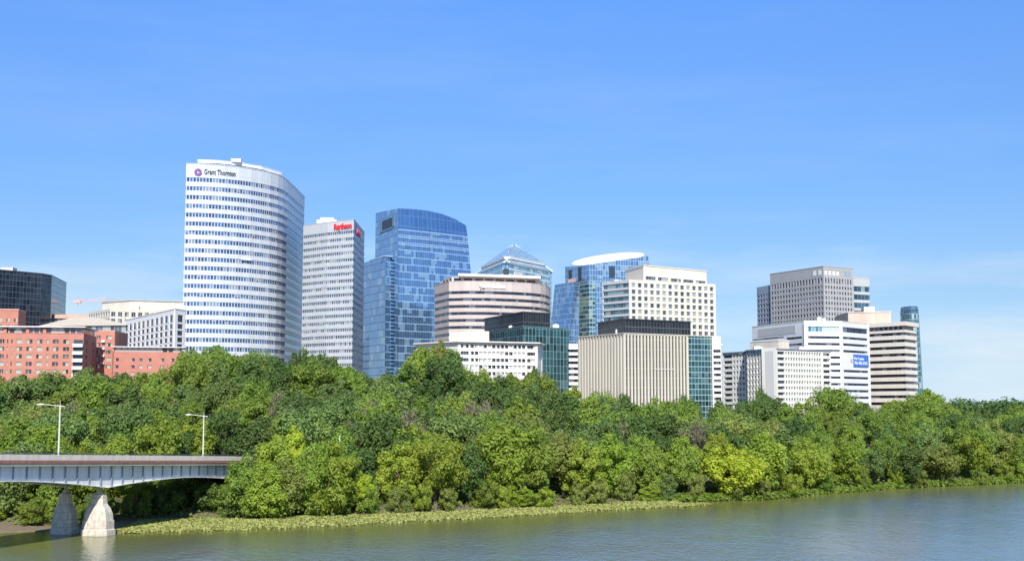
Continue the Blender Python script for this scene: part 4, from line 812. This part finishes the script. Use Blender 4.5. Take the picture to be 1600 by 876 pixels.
def lamp(px, label, hh, arm, zofs=0, Yw=None, poleh=None):
    # s where the bridge edge is seen at column px
    if Yw is None:
        best = min((abs((lambda q_: (q_[0] / q_[1]))(bp_(s / 4, .6, 0)) - (px - 800) / F / ray(px, 712)[1]), s / 4) for s in range(-200, 260)); s_ = best[1]; b = bp_(s_, .6, zr(s_) - 1.14)
    else: q_ = at(px, 700, Yw); b = (q_.x, q_.y, terr(q_.x, q_.y))
    r = thing('street_lamp', label, 'street lamp', b, 'street lamps on the bridge' if Yw is None else None); pm = plain('lamp_steel', (.62, .60, .55), .5, .1)
    mb = MB(); mb.tube(b, (b[0], b[1], b[2] + hh), .15, .09, 8); mb.tube(b, (b[0], b[1], b[2] + .35), .24, .2, 8); mb.tube((b[0], b[1], b[2] + hh), (b[0], b[1], b[2] + hh + .7), .04, .03, 4); mb.build('pole', pm, r)
    mb = MB(); e = (b[0] - arm, b[1] + .2, b[2] + hh + .1); mb.tube((b[0] + .7, b[1], b[2] + hh - .25), e, .07, .05, 6); mb.build('arm', pm, r)
    mb = MB(); hx, hy, hz = e
    P_ = lambda k, a: (hx - .95 + k * 1.1, hy + .17 * math.cos(a) * math.sin(math.pi * (k * .8 + .12)), hz - .02 + .13 * math.sin(a) * math.sin(math.pi * (k * .8 + .12)))
    for i in range(6):
        for j in range(8): mb.face([P_(i / 6, j * math.pi / 4), P_(i / 6, (j + 1) * math.pi / 4), P_((i + 1) / 6, (j + 1) * math.pi / 4), P_((i + 1) / 6, j * math.pi / 4)])
    mb.build('lamp_head', plain('lamp_white', (.8, .8, .8), .4), r, smooth=True)
lamp(91, 'street lamp standing above the stone bridge piers, the left and larger one', 8.15, 2.6)
lamp(317, 'street lamp at the right end of the bridge, the smaller one', 8.05, 2.4)

Yp = shore((531 - 800) / F) + 9; q_ = at(531, 682, Yp); g_ = terr(q_.x, Yp); r = thing('pole', 'slim white pole standing among the riverside trees right of the bridge end', 'pole', (q_.x, Yp, g_))
mb = MB(); mb.tube((q_.x, Yp, g_ - .3), (q_.x, Yp, q_.z), .09, .07, 8); mb.build('shaft', MATS['lamp_white'], r); mb = MB(); mb.tube((q_.x, Yp, q_.z), (q_.x, Yp, q_.z + .25), .12, .08, 8); mb.build('cap', MATS['lamp_steel'], r)
# ================================================================ TREES
def leaf_arrays(cent, rad, n, size, up=.25, flat=.98):
    """leaf quads scattered on the shells of clumps"""
    k = len(cent); idx = rng.integers(0, k, n) if n != k else np.arange(k)
    d = rng.normal(size=(n, 3)); d[:, 2] += up; d /= np.linalg.norm(d, axis=1)[:, None]
    rr_ = rad[idx][:, None] * (rng.uniform(.55, 1.08, (n, 1))); p = cent[idx] + d * rr_ * np.array([1, 1, flat])
    nm = d * 1.0 + rng.normal(size=(n, 3)) * .42 + np.array([0, 0, .35]); nm /= np.linalg.norm(nm, axis=1)[:, None]
    a = np.cross(nm, rng.normal(size=(n, 3))); a /= np.linalg.norm(a, axis=1)[:, None]; b = np.cross(nm, a)
    s = size * rng.uniform(.6, 1.3, (n, 1)); a *= s; b *= s * .62
    v = np.stack([p - a, p - b, p + a, p + b], 1).reshape(-1, 3)
    tc = rng.uniform(0, 1, k); tint = np.clip(tc[idx] * .6 + rng.uniform(0, .4, n), 0, 1)
    return v, tint
def mesh_np(name, v, tint, mat):
    n = len(v) // 4; me = bpy.data.meshes.new(name); me.vertices.add(len(v)); me.vertices.foreach_set('co', v.astype(np.float32).ravel())
    me.loops.add(4 * n); me.loops.foreach_set('vertex_index', np.arange(4 * n, dtype=np.int32)); me.polygons.add(n)
    me.polygons.foreach_set('loop_start', np.arange(0, 4 * n, 4, dtype=np.int32)); me.polygons.foreach_set('loop_total', np.full(n, 4, dtype=np.int32))
    at_ = me.attributes.new('tint', 'FLOAT', 'FACE'); at_.data.foreach_set('value', tint.astype(np.float32)); me.update(); me.validate(); me.materials.append(mat); return me
LM = {'bright': leaf_mat('leaves_bright', (.19, .29, .035), (.34, .43, .065), .45), 'mid': leaf_mat('leaves_mid', (.15, .245, .036), (.265, .36, .065), .43),
      'dark': leaf_mat('leaves_dark', (.065, .125, .032), (.13, .21, .048), .34), 'olive': leaf_mat('leaves_olive', (.18, .235, .05), (.30, .35, .09), .42),
      'cool': leaf_mat('leaves_cool', (.12, .195, .052), (.20, .29, .08), .38), 'brown': leaf_mat('leaves_brown', (.17, .17, .08), (.27, .26, .14), .3), 'yellow': leaf_mat('leaves_yellow', (.26, .37, .03), (.44, .52, .06), .46)}
bark = plain('bark', (.17, .14, .11), .9, .2, scale=3)
def make_proto(i, shape):
    """unit tree 12 m tall, about 10 m wide: crown of many leaves on clumps + trunk with limbs"""
    h = 12.0; nc = {'round': 62, 'tall': 56, 'wide': 66, 'loose': 40, 'bare': 30, 'low': 80, 'bush': 46}[shape]
    rx = {'round': 4.6, 'tall': 3.5, 'wide': 5.6, 'loose': 4.6, 'bare': 3.8, 'low': 4.9, 'bush': 5.0}[shape]; zc = {'low': 5.6, 'bush': 4.2, 'round': 6.6, 'tall': 6.9, 'wide': 6.4, 'loose': 6.9, 'bare': 7.0}[shape]; rz = {'low': 6.0, 'bush': 6.4, 'round': 5.0, 'tall': 5.1, 'wide': 4.8, 'loose': 4.9, 'bare': 4.8}[shape]
    ph = rng.uniform(0, 6.28, 6); c = []
    while len(c) < nc:
        d = rng.normal(size=3); d /= np.linalg.norm(d); a = math.atan2(d[1], d[0])
        lump = 1 + .16 * math.sin(2 * a + ph[0]) + .14 * math.sin(3 * a + ph[1] + 3 * d[2]) + .1 * math.sin(5 * d[2] + ph[2])
        rr_ = rng.uniform(.25, 1) ** .45 * .82 * lump; x = d * rr_ * np.array([rx, rx, rz])
        if x[2] < 0: x[:2] *= 1 - .1 * (-x[2] / rz)
        c.append(x + np.array([0, 0, zc]))
    c = np.array(c); rad = rng.uniform(.6, 1.6, nc) * (rx / 4.8)
    n = {'low': 15000, 'bush': 8000, 'round': 11000, 'tall': 9000, 'wide': 12500, 'loose': 6500, 'bare': 2200}[shape]
    c[:, 2] = np.where(c[:, 2] < 1.0, rng.uniform(.8, 2.6, nc), c[:, 2])
    v, tint = leaf_arrays(c, rad, n, .26 if shape != 'bare' else .2)
    ve, te = leaf_arrays(c, rad * 1.45, int(n * .10), .24); v = np.concatenate([v, ve]); tint = np.concatenate([tint, te])
    hz_ = float(np.percentile(v[:, 2], 99.6)); crown = mesh_np('crown', v, tint, LM['mid'])
    mb = MB(); pts = [Vector((0, 0, -1))]; 
    for k in range(1, 6): pts.append(Vector((rng.normal() * .25, rng.normal() * .25, k * h * .15)))
    for k in range(5): mb.tube(pts[k], pts[k + 1], .34 - .05 * k, .34 - .05 * (k + 1), 7)
    sel = rng.permutation(nc)[:18 if shape != 'bare' else 26]
    for k in sel:
        e = Vector(c[k]); j = min(4, max(1, int(e.z * .55 / (h * .15)))); a = pts[j]; m_ = (a + e) / 2 + Vector((0, 0, .5)) ; mb.tube(a, m_, .12, .08, 5); mb.tube(m_, e, .08, .03, 4)
        for _ in range(2 if shape != 'bare' else 7): mb.tube(m_.lerp(e, rng.uniform(.2, 1)), e + Vector(rng.normal(size=3) * (1.2 if shape != 'bare' else 1.5)), .04, .012, 3)
    off = mb.build('trunk', bark); tm = off.data; bpy.data.objects.remove(off); return crown, tm, hz_
SHAPES = ['round', 'round', 'tall', 'wide', 'loose', 'round', 'tall', 'wide', 'bare', 'low', 'low', 'low', 'bush', 'bush']
PROT = [make_proto(i, s) for i, s in enumerate(SHAPES)]
CW = {'bright': 'light green', 'mid': 'mid green', 'dark': 'dark green', 'olive': 'olive', 'cool': 'blue-green', 'brown': 'brownish', 'yellow': 'yellow-green'}
SW = {'round': 'rounded', 'tall': 'narrow', 'wide': 'broad', 'loose': 'open', 'bare': 'thin twiggy', 'low': 'full-skirted', 'bush': 'low'}
LANDM = [(70, 'black glass block'), (180, 'long brick flats'), (285, 'lower brick flats'), (385, "tallest tower's left half"), (475, "tallest tower's right half"), (572, 'red-lettered tower'), (660, 'blue glass tower'), (760, 'small white block'), (890, 'green glass block'), (975, 'ribbed block, left face'), (1080, 'ribbed block, right face'), (1170, 'glass end of ribbed block'), (1260, 'angled white wings'), (1360, 'white bannered block'), (1450, 'tan striped block'), (1530, 'open sky'), (2400, 'right edge sky')]
TREES = []
def put(px, Y, h, width, col, pi, row, name='deciduous_tree'):
    x = at(px, 620, Y).x; TREES.append(dict(px=px, x=x, y=Y, h=h, w=width, col=col, pi=pi, row=row, name=name))
def pick(p): k, w = zip(*p.items()); return str(rng.choice(k, p=np.array(w) / sum(w)))
ROWS = [(4, 62), (13, 58), (25, 56), (39, 55), (55, 54), (73, 52), (93, 50), (116, 48), (142, 45)]
mixes = [{'bright': 6, 'mid': 3, 'olive': 1.5, 'cool': .8, 'dark': 1.6}, {'bright': 4, 'mid': 4, 'olive': 1.5, 'cool': 1, 'dark': 3}, {'bright': 2, 'mid': 4, 'olive': 2, 'cool': 1.5, 'dark': 3, 'brown': .4}, {'bright': 1, 'mid': 3.5, 'cool': 2.5, 'dark': 3, 'olive': 1.5, 'brown': .4}, {'mid': 4, 'cool': 2.5, 'dark': 2.5, 'olive': 1, 'brown': .5}, {'mid': 4, 'cool': 2, 'dark': 3, 'olive': 1}, {'mid': 4, 'cool': 1.5, 'dark': 3}, {'mid': 3.5, 'dark': 3, 'cool': 1.2}, {'mid': 3, 'dark': 3, 'cool': 1}]
for ri, (off, sp) in enumerate(ROWS):
    px = -60 + rng.uniform(0, sp)
    while px < 1665:
        t = (px - 800) / F; Y = shore(t) + off + rng.uniform(-3, 4) * (1 if ri else .4); x = at(px, 620, Y).x; g = terr(x, Y)
        h = rng.uniform(10.5, 16) if ri else rng.uniform(9.5, 14.5)
        if px > 1150: h *= .92
        cap = CH + (HZ - treeline(px) - 3) / F * Y
        if ri >= 7: h = max(6, (cap + .15 * 1) - g) * (1 if ri == 8 else rng.uniform(.8, .97))
        h = min(h, cap - g)
        # keep the bridge clear
        if px < 395 and off < 40:
            rel_ = Vector((x, Y)) - O; s_ = rel_.dot(ud); w_ = rel_.dot(wd)
            if -4.5 < w_ < WD + 3.0 and s_ < 66:
                if s_ > 15 and 0: pass
                px += sp * rng.uniform(.5, .8); continue
            if w_ <= -4.5 + 0 and s_ < 40: px += sp * .6; continue
        if h > 4:
            col = pick(mixes[ri]); pi = 8 if col == 'brown' and rng.random() < .75 else int(rng.choice(8)) if ri > 1 or rng.random() < .25 else int(rng.choice([9, 10, 11]))
            wv = h * rng.uniform(.68, .98) if ri < 7 else max(9, h) * rng.uniform(.75, 1.0)
            if 640 < px < 720 and ri == 8: wv = h * .75
            put(px, Y, h, wv, col, pi, ri)
        px += sp * rng.uniform(.72, 1.28)
# named trees of the photograph
for px, off, h, wv, col, pi in ((1148, 1, 11.0, 12.5, 'yellow', 9), (1120, 9, 13.5, 10, 'bright', 2), (1185, 14, 13, 14, 'dark', 3), (418, -4, 10, 10, 'bright', 10), (386, -3, 11.2, 8.5, 'mid', 11), (448, -2, 10.5, 9, 'olive', 11), (485, 0, 13, 9, 'mid', 9), (520, -2, 13.5, 9.5, 'bright', 10), (462, 6, 14.5, 9, 'yellow', 2), (548, 1, 11, 7, 'mid', 2), (437, 16, 15, 9, 'bright', 2), (500, 15, 14.5, 8, 'yellow', 4), (570, 0, 8, 7, 'yellow', 2), (790, 5, 15.5, 14, 'bright', 1), (880, 8, 13, 12, 'olive', 1), (1360, 3, 8.5, 9, 'cool', 5), (1405, 3, 9.5, 11, 'dark', 3), (1530, 4, 14, 13, 'mid', 1), (1460, 5, 9, 14, 'olive', 7)):
    put(px, shore((px - 800) / F) + off, h, wv, col, pi, 0)
for px, py, Y, h, wv, col, pi in ((682, 533, 405, 16, 12, 'olive', 2), (664, 548, 400, 16, 11, 'mid', 1), (704, 551, 400, 16, 11, 'mid', 5), (330, 541, 400, 16, 15, 'cool', 1), (400, 548, 395, 16, 15, 'cool', 3), (485, 547, 400, 16, 13, 'dark', 0), (1187, 608, 425, 13, 8.5, 'dark', 5), (1297, 607, 440, 14, 17, 'mid', 7), (1450, 609, 470, 15, 16, 'mid', 1), (830, 577, 405, 14, 11, 'dark', 5)):
    x = at(px, 620, Y).x; top = zof(py, px, Y); g = terr(x, Y); put(px, Y, top - g, wv, col, pi, 9)
for px, off, h, wv in ((112, 62, 13, 11), (140, 50, 12, 10), (238, 55, 12, 12), (262, 45, 11, 9), (448, 34, 13, 8), (566, 30, 14, 8), (582, 42, 14, 9), (742, 52, 14, 11), (728, 66, 14, 9), (1085, 55, 13, 12), (975, 36, 13, 9), (1325, 60, 12, 10)):
    put(px, shore((px - 800) / F) + off, h, wv, 'brown', 8, 9 if 0 else 4)
# shrubs along the water
px = -40
while px < 1640:
    t = (px - 800) / F; Y = shore(t) + rng.uniform(-.6, 1.4); x = at(px, 790, Y).x; rel_ = Vector((x, Y)) - O; s_ = rel_.dot(ud); w_ = rel_.dot(wd)
    if not (-1.5 < w_ < WD + 3 and s_ < 66): put(px, Y, rng.uniform(3.4, 6.4), rng.uniform(4.5, 7), pick({'bright': 5, 'mid': 4, 'olive': 2, 'cool': 1}), int(rng.choice([12, 13])), -1, 'shrub')
    px += rng.uniform(26, 66)
for s_, w_, hh in [(a + rng.uniform(-1, 1), b + rng.uniform(-.6, .6), rng.uniform(4.2, 5.6)) for a in range(14, 56, 5) for b in (-1.5, 3.2, 8.0, 12.0)]:
    q = bp_(s_, w_, 0); gg = terr(q[0], q[1]); hh = min(hh + (2 if w_ > 9 else 0), zr(s_) - 4.6 - gg)
    if hh > 1.5 and q[1] > shore(q[0] / q[1]) + .5: TREES.append(dict(px=q[0] / q[1] * F + 800, x=q[0], y=q[1], h=hh, w=rng.uniform(6, 8), col=pick({'mid': 3, 'dark': 3, 'bright': 1}), pi=12 + int(rng.integers(2)), row=10, name='shrub'))
TREES.sort(key=lambda d: d['px'])
ROWW = {-1: 'at waterline', 0: 'in front row', 1: 'in second row', 2: 'in third row', 3: 'in fourth row', 4: 'in fifth row', 5: 'in sixth row', 6: 'in seventh row', 7: 'near skyline', 8: 'on skyline', 9: 'rising above skyline', 10: 'under bridge'}
ORD = ['first', 'second', 'third', 'fourth', 'fifth', 'sixth', 'seventh', 'eighth', 'ninth', 'tenth'] + [f'{i}th' for i in range(11, 60)]
keys = {}
for d in TREES:
    lm = next(n_ for lim, n_ in LANDM if d['px'] < lim); d['lab'] = f"{SW[SHAPES[d['pi']]] if d['name'] != 'shrub' else 'low'} {CW[d['col']]} {'tree' if d['name'] != 'shrub' else 'shrub'} {ROWW[d['row']]} below {lm}"; keys.setdefault(d['lab'], []).append(d)
for k, v in keys.items():
    if len(v) > 1:
        for i, d in enumerate(v): d['lab'] = f"{k}, {ORD[i]} from left"
for d in TREES:
    g = terr(d['x'], d['y']); nm = d['name']
    r = thing(nm, d['lab'], 'tree' if nm != 'shrub' else 'shrub', (d['x'], d['y'], max(g, -.2)), 'trees on the wooded bank' if nm != 'shrub' else 'shrubs along the waterline' if d['row'] == -1 else 'shrubs under the bridge')
    r.rotation_euler = (0, 0, rng.uniform(0, 6.28)); r.scale = (d['w'] / 10.5, d['w'] / 10.5 * rng.uniform(.85, 1.15), d['h'] / PROT[d['pi']][2])
    for nmp, me in (('crown', PROT[d['pi']][0]), ('trunk' if nm != 'shrub' else 'stem', PROT[d['pi']][1])):
        o = bpy.data.objects.new(nmp, me); COL.objects.link(o); o.parent = r
        if nmp == 'crown': o.material_slots[0].link = 'OBJECT'; o.material_slots[0].material = LM[d['col']]
print('trees', len([d for d in TREES if d['name'] != 'shrub']), 'shrubs', len([d for d in TREES if d['name'] == 'shrub']))
# distant woodland to the right, one mass
cs_ = []; rs_ = []
for _ in range(420):
    px = rng.uniform(1380, 2000); Y = rng.uniform(620, 1500); p = at(px, 631 + rng.uniform(-1.5, 5), Y); cs_.append((p.x, p.y, p.z - 4)); rs_.append(rng.uniform(4, 8))
v, tint = leaf_arrays(np.array(cs_), np.array(rs_), 60000, 1.1); o = bpy.data.objects.new('woodland', mesh_np('woodland', v, tint, LM['dark'])); COL.objects.link(o); o['kind'] = 'stuff'; o['label'] = 'distant dark green woodland on the right horizon'
# undergrowth on the bank
n = 52000; t = rng.uniform(-.45, .45, n); d_ = rng.uniform(.3, 150, n) ** 1.0; cc_ = []
for i in range(n):
    y = shore(t[i]) + d_[i]; x = t[i] * y; cc_.append((x, y, terr(x, y) + .35))
keep = [c for c in cc_ if not (-1 < (Vector(c[:2]) - O).dot(wd) < WD and (Vector(c[:2]) - O).dot(ud) < 8)]
for _ in range(16000):                        # weeds hanging over the wet edge of the bank
    t_ = rng.uniform(.1, .45); y = shore(t_) + rng.uniform(-.9, 2.2); keep.append((t_ * y, y, max(0, terr(t_ * y, y)) + rng.uniform(.05, .8)))
v, tint = leaf_arrays(np.array(keep), np.full(len(keep), .5), len(keep), .4); o = bpy.data.objects.new('undergrowth', mesh_np('undergrowth', v, tint, LM['mid'])); COL.objects.link(o); o['kind'] = 'stuff'; o['label'] = 'green undergrowth covering the wooded bank'
# floating leaf bed along the shore
FR = [(183, 832.5), (260, 831), (350, 829), (450, 825), (550, 820.5), (650, 814.5), (750, 809.5), (850, 803.5), (950, 797), (1040, 792.5), (1112, 789)]
fx = [a for a, b in FR]; fy = [b for a, b in FR]; pts = []
while len(pts) < 48000:
    px = rng.uniform(183, 1112); k = rng.uniform(0, 1); yf = onz(px, float(np.interp(px, fx, fy)), 0).y; yb = shore((px - 800) / F) + 1
    yf += 1.1 * math.sin(px * .11) + .7 * math.sin(px * .31) + .5 * math.sin(px * .83)
    if px < 215: yb = min(yb, yf + (px - 181) * .55)
    if px > 1060: yb = min(yb, yf + max(.8, (1116 - px) * .18))
    if yb < yf: yb = yf + 1
    y = yf + (yb - yf) * k; p = onz(px, 800, 0); x = (px - 800) / F * y / 1.0; pts.append((at(px, 810, y).x, y, .06 + .16 * rng.random()))
v, tint = leaf_arrays(np.array(pts), np.full(len(pts), .14), len(pts), .25, up=1.2, flat=.8)
lb = leaf_mat('lily_leaves', (.22, .27, .07), (.40, .43, .14), .25); o = bpy.data.objects.new('water_plants', mesh_np('water_plants', v, tint, lb)); COL.objects.link(o); o['kind'] = 'stuff'; o['label'] = 'pale yellow-green leaf bed floating along the near shore'
# mud bank at the left edge
mb = MB(); P_ = [onz(px, py, .12) for px, py in ((-120, 834), (-20, 831), (30, 829), (72, 828), (130, 831.5), (190, 831), (215, 826), (215, 812), (72, 814), (-120, 818))]; mb.prism([V2(p) for p in P_], -2, .14); o = mb.build('mud_bank', plain('wet_mud', (.20, .15, .095), .7, .25, scale=.9, streak=False)); o['kind'] = 'structure'
